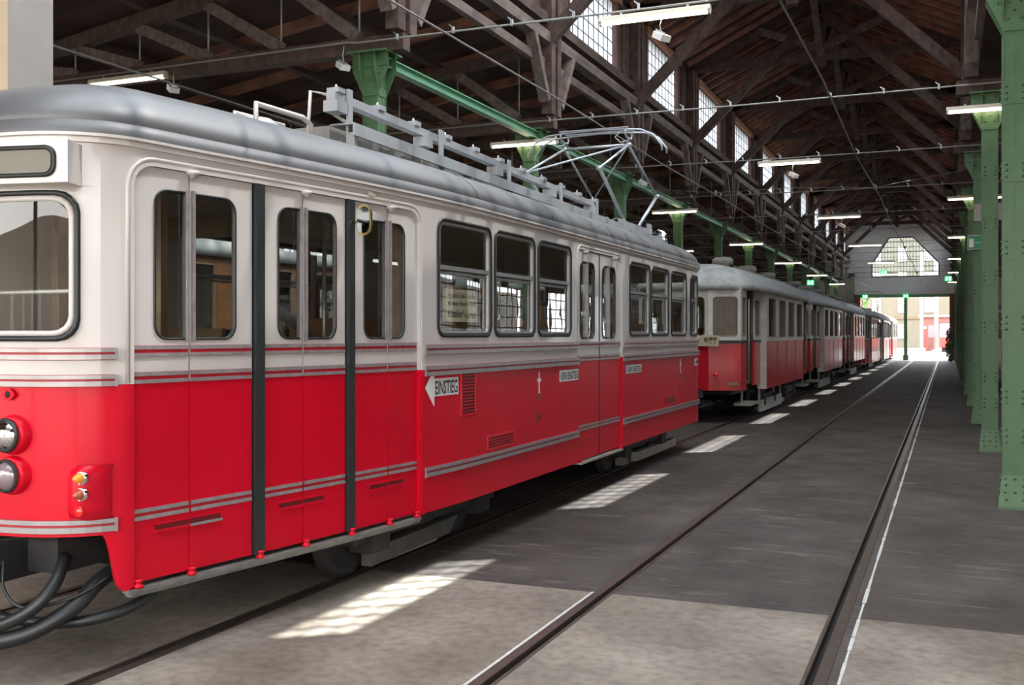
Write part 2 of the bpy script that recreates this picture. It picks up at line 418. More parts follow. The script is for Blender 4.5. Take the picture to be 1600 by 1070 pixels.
def pane(mb, M, side, hole, off, mi=0):
    a0, a1, b0, b1, r = hole
    if not isinstance(r, (list, tuple)): r = (r,) * 4
    ts = set()
    for q in range(9): ts.add(a0 + (a1 - a0) * q / 8)
    for rr_, base, sg in ((max(r[0], r[3]), a0, 1), (max(r[1], r[2]), a1, -1)):
        for q in range(7): ts.add(base + sg * rr_ * (1 - math.cos(math.radians(15 * q))))
    ts = sorted(ts); vs = []
    def ins(t, rl, rh):
        dl, dh = t - a0, a1 - t
        v = 0
        if dl < rl: v = rl - math.sqrt(max(0, rl * rl - (rl - dl) ** 2))
        if dh < rh: v = max(v, rh - math.sqrt(max(0, rh * rh - (rh - dh) ** 2)))
        return v
    for t in ts: vs += [M(t, b0 + ins(t, r[0], r[1]), off, side), M(t, b1 - ins(t, r[3], r[2]), off, side)]
    mb.add(vs, [(2 * q, 2 * q + 2, 2 * q + 3, 2 * q + 1) for q in range(len(ts) - 1)], mi, True)
def strip(mb, M, side, t0, t1, z0, z1, o0, o1, mi=0, step=.07):
    k = max(1, int(abs(t1 - t0) / step)); L = []
    for q in range(k + 1):
        t = t0 + (t1 - t0) * q / k
        L.append([M(t, z0, o0, side), M(t, z0, o1, side), M(t, z1, o1, side), M(t, z1, o0, side)])
    vs = [p for r in L for p in r]; fs = [(0, 1, 2, 3), tuple(4 * k + j for j in (3, 2, 1, 0))]
    for q in range(k):
        for j in range(4):
            j2 = (j + 1) % 4; fs.append((4 * q + j, 4 * q + 4 + j, 4 * q + 4 + j2, 4 * q + j2))
    mb.add(vs, fs, mi)

# ================================================================== THE HALL
NC = -2.95                       # nave centre line
XL, XR = -6.60, .56              # column rows
CL, CR = -6.35, .45              # clerestory planes
def KY(k): return 11.35 + 5.29 * k
YF, YE = -4.5, KY(12)            # front and end of the hall
KS = range(-2, 12)
Z_EAVE, Z_RIDGE = 8.72, 10.35
OV = .43

# ---- floor in strips, real gaps where the grooved rails lie
RAILS = [(-2.15, -2.03, -1), (-.665, -.545, 1), (-3.955, -3.835, 1), (-5.44, -5.32, -1), (2.02, 2.14, -1), (3.50, 3.62, 1)]
xs = sorted([(a, b) for a, b, _ in RAILS]); cuts = [-13.9] + [q for ab in xs for q in ab] + [8.0]
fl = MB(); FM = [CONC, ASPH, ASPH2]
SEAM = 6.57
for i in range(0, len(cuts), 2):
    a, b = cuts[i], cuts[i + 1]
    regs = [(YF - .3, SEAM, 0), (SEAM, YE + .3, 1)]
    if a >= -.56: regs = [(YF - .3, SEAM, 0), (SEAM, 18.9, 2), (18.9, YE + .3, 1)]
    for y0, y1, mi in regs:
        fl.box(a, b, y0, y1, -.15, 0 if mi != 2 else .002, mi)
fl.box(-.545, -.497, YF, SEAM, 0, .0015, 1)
tag(fl.build('floor', FM, fix=False), kind='structure')
gr = MB(); gr.box(-60, 60, -40, YF - .3, -.15, -.01); gr.box(-60, 60, YE + .3, 190, -.15, -.01, 1)
gr.box(-60, -13.9, YF - .3, YE + .3, -.15, -.01); gr.box(8., 60, YF - .3, YE + .3, -.15, -.01)
tag(gr.build('ground', [GRND, GRND2]), kind='structure')
wh = {0: 'left rail of the empty track beside the trams', 1: 'right rail of the empty track, nearest the columns',
      2: 'right rail of the track under the row of trams', 3: 'left rail under the row of trams, hidden in their shade',
      4: 'left rail of the aisle track behind the right columns', 5: 'right rail of the aisle track behind the right columns'}
for i, (a, b, sd) in enumerate(RAILS):
    m = MB(); ya, yb = YF - .3, YE + .3
    h0, h1 = (a, a + .06) if sd < 0 else (b - .06, b)       # running head
    g0, g1 = (h1, h1 + .04) if sd < 0 else (h0 - .04, h0)
    l0, l1 = (g1, b) if sd < 0 else (a, g0)
    m.box(h0, h1, ya, yb, -.10, .006, 0); m.box(g0, g1, ya, yb, -.10, -.035, 1); m.box(l0, l1, ya, yb, -.10, .003, 0)
    tag(m.build('tram_rail', [RAIL, GROOVE], fix=False), 'flush grooved steel tram rail, ' + wh[i], 'rail', 'tram rails in the floor')
m = MB(); m.box(-2.172, -2.152, YF, SEAM, 0, .003)
y = YF
while y < 60:
    d = random.uniform(.1, .5); wv = random.uniform(.006, .013)
    m.box(-.49 - wv, -.49 + wv, y, y + d, 0, .004); y += d + random.uniform(0, .03)
o = m.build('trim_1', GROUT); tag(o, kind='structure')

# ---- roofs and ceilings
def slope_slab(name, x0, z0, x1, z1, th, m_, ya=YF - .3, yb=YE + .3):
    m = MB(); m.prism([(x0, z0), (x1, z1), (x1, z1 + th), (x0, z0 + th)], lambda u, v, d: (u, d, v), ya, yb)
    return tag(m.build(name, m_), kind='structure')
sl = (Z_RIDGE - Z_EAVE) / (NC - CL)
SKY0, SKY1 = -3.5, 19.0           # added skylights, out of view, bring more daylight to the nave front
def zroof(x): return Z_RIDGE - sl * abs(x - NC)
def nave_slope(s_):
    m = MB(); edge = (CL - OV) if s_ < 0 else (CR + OV)
    for x0, x1, ya, yb in ((edge, NC + s_ * 3.0, YF - .3, YE + .3), (NC + s_ * .5, NC, YF - .3, YE + .3), (NC + s_ * 3.0, NC + s_ * .5, YF - .3, SKY0), (NC + s_ * 3.0, NC + s_ * .5, SKY1, YE + .3)):
        m.prism([(x0, zroof(x0)), (x1, zroof(x1)), (x1, zroof(x1) + .12), (x0, zroof(x0) + .12)], lambda u, v, d: (u, d, v), ya, yb)
    return tag(m.build('ceiling', BOARD, fix=False), kind='structure')
cL = nave_slope(-1); cR = nave_slope(1)
for i_, s_ in enumerate((-1, 1)):  # frames and panes of the added skylights
    g = MB(); xa, xb = NC + s_ * 3.0, NC + s_ * .5
    for q in range(23): y = SKY0 + (SKY1 - SKY0) * q / 22; g.beam((xa, y, zroof(xa) + .06), (xb, y, zroof(xb) + .06), .05, .08)
    g.beam((xa, SKY0, zroof(xa) + .06), (xa, SKY1, zroof(xa) + .06), .05, .08); g.beam((xb, SKY0, zroof(xb) + .06), (xb, SKY1, zroof(xb) + .06), .05, .08)
    wn = g.build('window_%d' % (90 + i_), STEELD, fix=False); tag(wn, kind='structure')
    p = MB(); p.add([(xa, SKY0, zroof(xa) + .07), (xa, SKY1, zroof(xa) + .07), (xb, SKY1, zroof(xb) + .07), (xb, SKY0, zroof(xb) + .07)], [(0, 1, 2, 3)]); p.build('pane', GLW, wn)
A_IN, A_OUT, XWL, XWR = 6.98, 5.9, -13.7, 7.8
aL = slope_slab('ceiling', XWL, A_OUT, CL - .05, A_IN, .1, BOARD)
aR = slope_slab('ceiling', CR + .05, A_IN, XWR, A_OUT, .1, BOARD)
def raft(par, x0, z0, x1, z1, y, h=.13, w_=.09):
    m = MB(); m.beam((x0, y, z0 - h / 2), (x1, y, z1 - h / 2), w_, h, (0, 0, 1)); return m.build('rafter', RAFT, par, fix=False)
for k in KS:
    for j in range(8):
        y = KY(k) + j * 5.29 / 8 + .2
        if y > YE or y < 9: continue
        raft(cL, CL + .12, zroof(CL + .12), NC, Z_RIDGE, y); raft(cR, NC, Z_RIDGE, CR - .12, zroof(CR - .12), y)
    for j in range(3):
        y = KY(k) + j * 5.29 / 3 + .5
        if y > YE or y < 3: continue
        raft(aL, XWL, A_OUT, CL - .1, A_IN, y, .16, .12)

# ---- clerestory walls with a window per bay
win_n = [0]
def clerestory(cx, side):
    inn = 1 if side == 'left' else -1            # direction towards the nave
    m = MB(); x0, x1 = (cx - .10, cx) if inn > 0 else (cx, cx + .10)
    zs, zt = (7.12 if inn > 0 else 6.93), 8.56
    m.box(x0, x1, YF, YE, 6.80, zs); m.box(x0, x1, YF, YE, zt, Z_EAVE)
    prev = YF
    spans = []
    for k in KS:
        a, b = KY(k) + 1.18, KY(k) + 4.20
        if inn < 0 and k == -1: a += .6
        if b > YE: break
        m.box(x0, x1, prev, a, zs, zt); prev = b; spans.append((a, b))
    m.box(x0, x1, prev, YE, zs, zt)
    tag(m.build('wall_%s_clerestory' % side, TIMB), kind='structure')
    for a, b in spans:
        win_n[0] += 1
        f = MB()
        xa, xb = (x0 + .02, x1 + .03) if inn > 0 else (x0 - .03, x1 - .02)
        f.box(xa, xb, a, a + .07, zs, zt); f.box(xa, xb, b - .16, b, zs, zt); f.box(xa, xb, a, b, zs, zs + .06)
        wn = f.build('window_%d' % win_n[0], REDW if inn > 0 else PINE); tag(wn, kind='structure')
        g = MB(); ga, gb = a + .07, b - .16; xm = (x0 + x1) / 2
        nv = 9; hw = .008 if inn > 0 else .016
        for q in range(1, nv): g.box(xm - .012, xm + .012, ga + (gb - ga) * q / nv - hw, ga + (gb - ga) * q / nv + hw, zs + .06, zt)
        for q in range(1, 5): z = zs + .06 + (zt - zs - .06) * q / 5; g.box(xm - .014, xm + .014, ga, gb, z - .005, z + .005)
        g.build('glazing_bars', STEELD, wn, fix=False)
        p = MB(); p.add([(xm, ga, zs + .06), (xm, gb, zs + .06), (xm, gb, zt), (xm, ga, zt)], [(0, 1, 2, 3)]); p.build('pane', GLC if inn < 0 else GLCL, wn)
        h = MB(); xh0, xh1 = (x1, x1 + .09) if inn > 0 else (x0 - .09, x0)
        h.box(xh0, xh1, a - .12, b + .12, zt - .01, zt + .15); h.build('head_board', PINE, wn)
clerestory(CL, 'left'); clerestory(CR, 'right')
for cx, inn, sd in ((CL, 1, 'left'), (CR, -1, 'right')):
    for nm, z0, z1, dx, lab in (('sill_beam', 6.93, 7.10, .16, 'long dark timber sill beam directly under the %s clerestory windows'),
                                ('longitudinal_beam', 6.60, 6.78, .20, 'long grey timber beam just below the %s sill beam'),
                                ('longitudinal_rail', 6.22, 6.36, .10, 'thin lower timber rail between the %s roof posts')):
        if inn < 0: z0 -= .36; z1 -= .36
        m = MB(); xa, xb = sorted((cx + inn * .0, cx + inn * dx)); m.box(xa, xb, YF, YE, z0, z1)
        tag(m.build(nm, TIMBL if nm != 'sill_beam' else TIMB), lab % sd, 'beam', 'long timbers under the %s clerestory' % sd)

# ---- nave trusses, one on every column pair
ORD = ['first', 'second', 'third', 'fourth', 'fifth', 'sixth', 'seventh', 'eighth', 'ninth', 'tenth', 'eleventh', 'twelfth', 'thirteenth', 'fourteenth', 'fifteenth']
def nave_truss(k):
    y = KY(k); nm = ORD[k + 2]
    r = empty('roof_truss', (NC, y, 5.25), 'dark timber nave roof truss with scissor braces, %s from the front of the hall' % nm, 'roof truss', 'timber trusses over the nave')
    m = MB(); m.box(CL, CR, y - .10, y + .10, 8.60, 8.82); m.build('tie_beam', TIMB, r)
    m = MB(); m.box(NC - .11, NC + .11, y - .11, y + .11, 8.45, Z_RIDGE - .05); m.build('king_post', TIMB, r)
    for sx in (-1, 1):
        cx = CL if sx < 0 else CR; inn = -sx
        m = MB(); m.beam((cx + inn * .05, y - .14, 6.60), (NC, y - .14, 9.85), .14, .22); m.build('diagonal_brace', TIMB, r)
        m = MB(); m.beam((cx + inn * .0, y, Z_EAVE - .12), (NC, y, Z_RIDGE - .16), .2, .22); m.build('principal_rafter', TIMB, r)
        m = MB(); m.beam((NC, y - .13, 8.86), (NC + sx * 1.55, y - .13, Z_RIDGE - 1.55 * sl - .12), .12, .16); m.build('strut', TIMBL, r)
        for dy in (-.15, .15):
            m = MB(); m.box(*sorted((cx + inn * .04, cx + inn * .22)), y + dy - .09, y + dy + .09, 5.42, Z_EAVE - .1); m.build('wall_post', TIMB, r)
        m = MB(); xa, xb = sorted((cx + inn * .03, cx - inn * .06)); m.box(xa, xb, y - .75, y + 1.1, 7.0, 8.6); m.build('post_boarding', TIMB, r)
        for sy in (-1, 1):
            m = MB(); m.beam((cx + inn * .13, y + sy * .95, 6.62), (cx + inn * .13, y + sy * .32, 5.62), .12, .17, (1, 0, 0)); m.build('knee_brace', TIMBL, r)
for k in KS: nave_truss(k)
m = MB(); m.box(NC - .08, NC + .08, YF, YE, Z_RIDGE - .32, Z_RIDGE - .1)
tag(m.build('ridge_beam', TIMB), 'long dark timber ridge beam along the top of the nave roof', 'beam')
# longitudinal ridge braces glimpsed between the king posts
for k in KS:
    if KY(k) < 15 or k >= 11: continue
    m = MB(); m.beam((NC, KY(k) + .1, 8.75), (NC, KY(k) + 1.9, Z_RIDGE - .45), .14, .16, (1, 0, 0)); m.beam((NC, KY(k) - .1, 8.75), (NC, KY(k) - 1.9, Z_RIDGE - .45), .14, .16, (1, 0, 0))
    tag(m.build('ridge_brace', PINE if False else TIMBL), 'pair of timber braces spreading from the %s king post to the ridge' % ORD[k + 2], 'brace', 'braces under the nave ridge')

# ---- aisle trusses
def aisle_truss(k, side):
    y = KY(k); s_ = -1 if side == 'left' else 1
    x0 = XL + .45 if side == 'left' else XR - .45; xw = XWL if side == 'left' else XWR
    r = empty('aisle_truss', ((x0 + xw) / 2, y, 5.2), 'dark timber truss across the %s aisle, %s from the front of the hall' % (side, ORD[k + 2]), 'roof truss', 'timber trusses over the %s aisle' % side)
    m = MB(); m.box(*sorted((x0, xw)), y - .09, y + .09, 5.20, 5.40); m.build('bottom_chord', TIMB, r)
    def zr(x): return A_IN + (A_OUT - A_IN) * abs(x - (CL if s_ < 0 else CR)) / abs(xw - (CL if s_ < 0 else CR))
    xa = CL if s_ < 0 else CR
    m = MB(); m.beam((xa, y, zr(xa) - .36), (xw, y, zr(xw) - .36), .16, .18); m.build('top_chord', TIMB, r)
    for j in range(6):
        xf = XL + s_ * (.22 + 1.17 * j) if s_ < 0 else XR + .22 + 1.17 * j
        xt = xf + s_ * 1.17
        if abs(xt) > abs(xw): break
        m = MB(); m.beam((xf, y, 5.42), (xt, y, zr(xt) - .45), .12, .15); m.build('diagonal_strut', TIMBL, r)
        m = MB(); m.tube([(xf, y, 5.3), (xf, y, zr(xf) - .3)], .013, 6); m.build('tie_rod', COND, r)
for k in KS:
    aisle_truss(k, 'left')
    if k > -1: aisle_truss(k, 'right')
for x in (-8.4, -10.2, -12.0):
    m = MB(); z = A_IN + (A_OUT - A_IN) * (CL - x) / (CL - XWL) - .22; m.box(x - .08, x + .08, YF, YE, z - .035, z + .05)
    tag(m.build('purlin', TIMB), 'long dark purlin under the left aisle roof, %s from the columns' % {-8.4: 'nearest', -10.2: 'second', -12.0: 'third'}[x], 'beam', 'purlins under the left aisle roof')

# ---- outer walls with windows
def outer_wall(name, x, th, wz0=1.3, wz1=4.6):
    m = MB(); prev = YF - .3; wins = []
    xa, xb = sorted((x, x + th))
    for k in KS:
        a, b = KY(k) + 1.1, KY(k) + 4.2
        if b > YE: break
        wins.append((a, b))
    m.box(xa, xb, YF - .3, YE + .3, 0, wz0); m.box(xa, xb, YF - .3, YE + .3, wz1, A_OUT + .1)
    for a, b in wins: m.box(xa, xb, prev, a, wz0, wz1); prev = b
    m.box(xa, xb, prev, YE + .3, wz0, wz1)
    tag(m.build(name, WALLD), kind='structure')
    for a, b in wins:
        win_n[0] += 1; f = MB(); xm = (xa + xb) / 2
        f.box(xm - .05, xm + .05, a, a + .08, wz0, wz1); f.box(xm - .05, xm + .05, b - .08, b, wz0, wz1); f.box(xm - .05, xm + .05, a, b, wz0, wz0 + .1); f.box(xm - .05, xm + .05, a, b, wz1 - .1, wz1)
        wn = f.build('window_%d' % win_n[0], REDW); tag(wn, kind='structure')
        g = MB()
        for q in range(1, 5): yy = a + (b - a) * q / 5; g.box(xm - .02, xm + .02, yy - .02, yy + .02, wz0 + .1, wz1 - .1)
        for q in range(1, 6): zz = wz0 + (wz1 - wz0) * q / 6; g.box(xm - .02, xm + .02, a, b, zz - .02, zz + .02)
        g.build('glazing_bars', STEELD, wn, fix=False)
        p = MB(); p.add([(xm, a, wz0), (xm, b, wz0), (xm, b, wz1), (xm, a, wz1)], [(0, 1, 2, 3)]); p.build('pane', GLL if th < 0 else GLC, wn)
outer_wall('wall_left', XWL, -.3); outer_wall('wall_right', XWR, .3, 1.2, 3.5)

# ---- front wall behind the camera: open gates below, masonry above
m = MB()
for a, b in ((XWL - .3, -13.), (-6.9, -6.3), (.3, .9), (7.2, XWR + .3)): m.box(a, b, YF - .3, YF, 0, 5.0)
m.box(XWL - .3, XWR + .3, YF - .3, YF, 5.0, 5.9)
m.prism([(CL - .05, 5.9), (CR + .05, 5.9), (CR + .05, Z_EAVE), (NC, Z_RIDGE), (CL - .05, Z_EAVE)], lambda u, v, d: (u, d, v), YF - .3, YF)
m.prism([(XWL, 5.9), (CL, 5.9), (CL, A_IN)], lambda u, v, d: (u, d, v), YF - .3, YF); m.prism([(CR, 5.9), (XWR, 5.9), (CR, A_IN)], lambda u, v, d: (u, d, v), YF - .3, YF)
tag(m.build('wall_front', WALLD), kind='structure')

# ---- masonry pier by the front tram
m = MB(); m.box(-7.6, -6.2, 5.49, 5.90, 0, 6.9, 0)
o = m.build('trim_2', [PLASG, PLAST])
for p in o.data.polygons:
    if abs(p.normal.y) > .9: p.material_index = 1  # warm-lit front painted cream, shaded side left grey
tag(o, kind='structure')

# ---- end wall with gate and glazed gable
m = MB(); y0, y1 = YE, YE + .3
gx0, gx1 = -5.50, .10
m.box(XWL - .3, gx0 - .38, y0, y1, 0, A_OUT); m.box(gx1 + .3, XWR + .3, y0, y1, 0, A_OUT)
m.prism([(XWL, A_OUT), (-6.35, A_OUT), (-6.35, A_IN)], lambda u, v, d: (u, d, v), y0, y1); m.prism([(.45, A_OUT), (XWR, A_OUT), (.45, A_IN)], lambda u, v, d: (u, d, v), y0, y1)
tag(m.build('wall_end', WALLD), kind='structure')
WX0, WX1, WZ0, WZ1 = -4.75, -.55, 5.62, 8.25
m = MB()
m.box(gx0 - .38, gx1 + .3, y0, y1, 4.42, WZ0); m.box(-6.35, gx0 - .38, y0, y1, A_OUT, WZ0 if WZ0 > A_OUT else A_OUT + .01)
fn = lambda u, v, d: (u, d, v)
wi = [(WX0, WZ0), (WX1, WZ0), (WX1, 6.5), (-2.15, WZ1), (-3.65, WZ1), (WX0, 6.5)]
ou = [(-6.35, WZ0), (CR, WZ0), (CR, Z_EAVE), (NC + .75, Z_RIDGE - .3), (NC - .75, Z_RIDGE - .3), (-6.35, Z_EAVE)]
for q in range(6):
    a, b = q, (q + 1) % 6
    if q == 0: continue
    m.prism([wi[a], ou[a], ou[b], wi[b]], fn, y0, y1)
tag(m.build('wall_gable', GABLE), kind='structure')
win_n[0] += 1
f = MB()
for q in range(6):
    a, b = wi[q], wi[(q + 1) % 6]; f.beam((a[0], y0 + .02, a[1]), (b[0], y0 + .02, b[1]), .08, .06, (0, 1, 0))
wn = f.build('window_%d' % win_n[0], STEELD); tag(wn, kind='structure')
g = MB()
def top_at(x): return 6.5 + (WZ1 - 6.5) * min(1, (x - WX0) / 1.1) if x < -3.65 else (WZ1 if x < -2.15 else 6.5 + (WZ1 - 6.5) * (WX1 - x) / (WX1 + 2.15))
for q in range(1, 21):
    x = WX0 + (WX1 - WX0) * q / 21; g.box(x - .012, x + .012, y0 + .01, y0 + .05, WZ0, top_at(x))
for q in range(1, 8):
    z = WZ0 + 2.63 * q / 8; t = 0 if z < 6.5 else (z - 6.5) / (WZ1 - 6.5)
    g.box(WX0 + 1.1 * t, WX1 - 1.6 * t, y0 + .01, y0 + .05, z - .012, z + .012)
g.build('glazing_bars', STEELD, wn, fix=False)
p = MB(); p.add([(u, y0 + .03, v) for u, v in wi], [tuple(range(6))]); p.build('pane', GLC, wn)
# gate frame
m = MB(); m.box(gx0, gx1, y0 - .05, y0 + .1, 4.22, 4.42); tag(m.build('gate_lintel', GREENL), 'green steel lintel over the far open gate', 'gate beam')
m = MB(); m.box(-2.72, -2.50, y0 - .08, y0 + .14, 0, 4.22); m.box(-2.78, -2.44, y0 - .12, y0 + .18, 0, .35)
tag(m.build('gate_post', GREENL), 'green steel post standing in the middle of the far open gate', 'post')
for x0, x1, nm in ((gx0 - .38, gx0, 'left'), (gx1, gx1 + .32, 'right')):
    m = MB(); m.box(x0, x1, y0 - .1, y0 + .3, 0, 4.42); tag(m.build('gate_jamb', BRICK), 'reddish brick jamb on the %s side of the far gate opening' % nm, 'door jamb')

# ---- green riveted columns
def column_proto():
    r = empty('steel_column', (0, 0, 0))
    m = MB(); h = .10
    m.box(-h, h, -h, h, 0, 4.82); 
    for a in (-1, 1):                    # edge flanges of the riveted channels
        for b in (-1, 1): m.box(a * h - .008, a * h + .008, b * h - .008, b * h + .008, 0.3, 4.82)
    m.build('shaft', GREEN, r)
    m = MB()
    m.box(-.004, .004, -h - .004, -h, .35, 4.8); m.box(-.004, .004, h, h + .004, .35, 4.8)
    m.box(-h - .004, -h, -.004, .004, .35, 4.8); m.box(h, h + .004, -.004, .004, .35, 4.8)
    m.build('seam', GREEN, r)
    def rivet(m, p, nrm, s=.016):
        m.lathe(p, nrm, [(s, 0), (s * .8, s * .55), (.0, s * .8)], 6)
    for z in (.62, 1.00, 1.72, 2.46, 3.21, 3.97):
        m = MB(); t = .106
        m.box(-t, t, -t, t, z - (.02 if z > 1.2 else .0), z + .19)
        for dz in (.035, .095, .155):
            for d in (-.072, .072):
                rivet(m, (d, -t, z + dz), (0, -1, 0)); rivet(m, (d, t, z + dz), (0, 1, 0)); rivet(m, (-t, d, z + dz), (-1, 0, 0)); rivet(m, (t, d, z + dz), (1, 0, 0))
        m.build('batten_plate', GREEN, r, fix=False)
    m = MB(); t0, t1 = .150, .112
    vs = [(-t0, -t0, 0), (t0, -t0, 0), (t0, t0, 0), (-t0, t0, 0), (-t0, -t0, .03), (t0, -t0, .03), (t0, t0, .03), (-t0, t0, .03), (-t1, -t1, .33), (t1, -t1, .33), (t1, t1, .33), (-t1, t1, .33)]
    m.add(vs, [(3, 2, 1, 0), (0, 1, 5, 4), (1, 2, 6, 5), (2, 3, 7, 6), (3, 0, 4, 7), (4, 5, 9, 8), (5, 6, 10, 9), (6, 7, 11, 10), (7, 4, 8, 11), (8, 9, 10, 11)])
    for z in (.10, .17, .24, .30):
        for d in (-.09, 0, .09) if z in (.17, .30) else (-.08, .08): rivet(m, (d * .95, -.15 + (z - .03) * .12, z), (0, -1, 0)); rivet(m, (-.15 + (z - .03) * .12, d * .95, z), (-1, 0, 0)); rivet(m, (.15 - (z - .03) * .12, d * .95, z), (1, 0, 0))
    m.build('base', GREEN, r, fix=False)
    m = MB()
    prof = [(-.10, 4.66), (.10, 4.66), (.25, 4.98), (.25, 5.20), (-.25, 5.20), (-.25, 4.98)]
    for yy in (-.112, .100): m.prism(prof, lambda u, v, d: (u, d, v), yy, yy + .012)
    for xx in (-.112, .100): m.prism(prof, lambda u, v, d: (d, u * .8, v), xx, xx + .012)
    m.box(-.27, .27, -.22, .22, 5.18, 5.20); m.box(-.262, .262, -.125, -.112, 5.02, 5.045)
    m.box(-.1, .1, -.1, .1, 4.8, 5.18)
    for z, ds in ((4.78, (-.06, .06)), (4.86, (-.11, 0, .11)), (4.94, (-.15, -.05, .05, .15)), (5.01 - .02, (-.19, .19)), (5.12, (-.2, -.07, .07, .2))):
        for d in ds:
            rivet(m, (d, -.112, z), (0, -1, 0)); rivet(m, (d, .112, z), (0, 1, 0)); rivet(m, (.112, d * .75, z), (1, 0, 0)); rivet(m, (-.112, d * .75, z), (-1, 0, 0))
    m.build('cap', GREEN, r, fix=False)
    return r
proto = None
for side, x in (('left', XL), ('right', XR)):
    for k in range(0, 12):
        if proto is None: proto = c = column_proto()
        else: c = copy_tree(proto)
        c.location = (x if (k or side == 'left') else .60, KY(k), 0)
        n = ORD[k]
        if side == 'right': lab = {0: 'thick green riveted column nearest the camera at the right edge', 1: 'green riveted column second in the right row, lamp across its cap'}.get(k, 'green riveted steel column, %s in the right-hand row' % n)
        else: lab = {0: 'green riveted column rising behind the roof rail of the front tram'}.get(k, 'green riveted steel column behind the trams, %s in the left-hand row' % n)
        tag(c, lab, 'column', 'green columns of the %s row' % side)
for side, x in (('left', XL + .14), ('right', XR - .10)):
    m = MB(); z0 = 5.02
    y0_, y1_ = KY(0), KY(11)
    m.box(x - .06, x + .06, y0_, y1_, z0 + .11, z0 + .125); m.box(x - .06, x + .06, y0_, y1_, z0, z0 + .015); m.box(x - .008, x + .008, y0_, y1_, z0, z0 + .12)
    if side == 'left': tag(m.build('steel_joist', GREENL), 'long light green steel beam running from cap to cap of the left columns', 'beam')

# ---- conduits across the hall and lamps
for k in range(-1, 12):
    y = KY(k) - .15; m = MB()
    zc = 5.32
    pts = [(-12.5, y, zc - .02), (-6.9, y, zc + .02), (-6.75, y, zc + .0), (-3, y, zc - .02), (.3, y, zc), (7, y, zc)]
    m.tube(pts, .013, 6, 0)
    cl = MB()
    for q in range(9):
        x = -6.2 + q * .76; cl.box(x - .012, x + .012, y - .02, y + .02, zc - .025, zc + .05, 0); cl.beam((x, y, zc + .04), (x - .05, y, zc + .08), .015, .015, (0, 1, 0), 0)
    r = m.build('cable_conduit', COND); tag(r, 'thin grey conduit crossing under the trusses, %s from the front' % ORD[k + 2], 'conduit', 'conduits across the nave')
    cl.build('clip', CLIP, r, fix=False)
def tube_lamp(x0, x1, y, z, lab, grp, double=False):
    r = empty('fluorescent_lamp', ((x0 + x1) / 2, y, z - .06), lab, 'lamp', grp)
    m = MB(); m.prism([(-.05, -.01), (.05, -.01), (.035, .045), (-.035, .045)], lambda u, v, d: (d, y + u, z + v), x0, x1)
    for x in (x0, x1 - .03): m.box(x, x + .03, y - .03, y + .03, z - .05, z + .0)
    m.build('housing', LAMPB, r)
    m = MB(); m.tube([(x0 + .03, y, z - .035), (x1 - .03, y, z - .035)], .016, 8); m.build('tube', TUBE, r)
    for x in (x0 + .25, x1 - .25): m = MB(); m.box(x - .012, x + .012, y - .012, y + .012, z + .04, z + .075); m.build('hanger', CLIP, r)
    return r
for k in (0, 2, 4, 6, 8, 10):
    tube_lamp(-3.61, -2.36, KY(k) - .15, 5.215, 'fluorescent tube lamp hanging over the middle of the nave, %s from the front' % ORD[k // 2], 'tube lamps over the nave')
for k in (1, 3, 5, 7, 9, 11):
    tube_lamp(-7.25, -6.03, KY(k) - .22, 4.955, 'fluorescent tube lamp across a left column, %s of the left row' % ORD[k // 2], 'tube lamps on the left columns')
    tube_lamp(-.02, 1.2, KY(k) - .22, 4.955, 'fluorescent tube lamp across a right column, %s of the right row' % ORD[k // 2], 'tube lamps on the right columns')
tube_lamp(-11.08, -9.74, KY(0) - .15, 5.215, 'fluorescent tube lamp above the front tram roof at far left', 'tube lamps in the left aisle')
for k in (2, 4, 6): tube_lamp(-11.08, -9.74, KY(k) - .15, 5.215, 'fluorescent tube lamp in the left aisle, %s from the front' % ORD[k // 2], 'tube lamps in the left aisle')
def floodlight(x, y, z, lab, top=5.30):
    r = empty('floodlight', (x, y, z - .12), lab, 'floodlight', 'small floodlights under the conduits')
    m = MB(); m.beam((x - .05, y, z), (x + .07, y - .08, z - .08), .13, .07); m.build('housing', WHITE, r)
    m = MB()
    for q in range(5): m.beam((x - .05 + .025 * q, y - .05 - .015 * q, z + .045 - .016 * q), (x - .05 + .025 * q, y + .06 - .015 * q, z + .045 - .016 * q), .005, .02)
    m.build('cooling_fin', CLIP, r)
    m = MB(); m.tube([(x, y, z), (x - .02, y, z + .10), (x, y, top)], .006, 5); m.build('bracket', CLIP, r)
yc_ = lambda k: KY(k) - .15
for (x, y, z, l) in ((-2.9, yc_(0), 5.05, 'small white floodlight beside the nearest nave tube lamp'), (-6.95, yc_(0), 5.08, 'small white floodlight at the cap of the first left column'),
                     (-9.6, yc_(0), 5.04, 'small white floodlight below the far left tube lamp'), (-2.9, yc_(2), 5.03, 'small white floodlight under the second nave tube lamp'),
                     (-2.9, yc_(4), 5.03, 'small white floodlight under the third nave tube lamp'), (-6.05, yc_(2), 5.0, 'small white floodlight beside the third left column')):
    floodlight(x, y, z - (.05 if x > -4 else 0), l, 5.16 if x > -4 else 5.30)
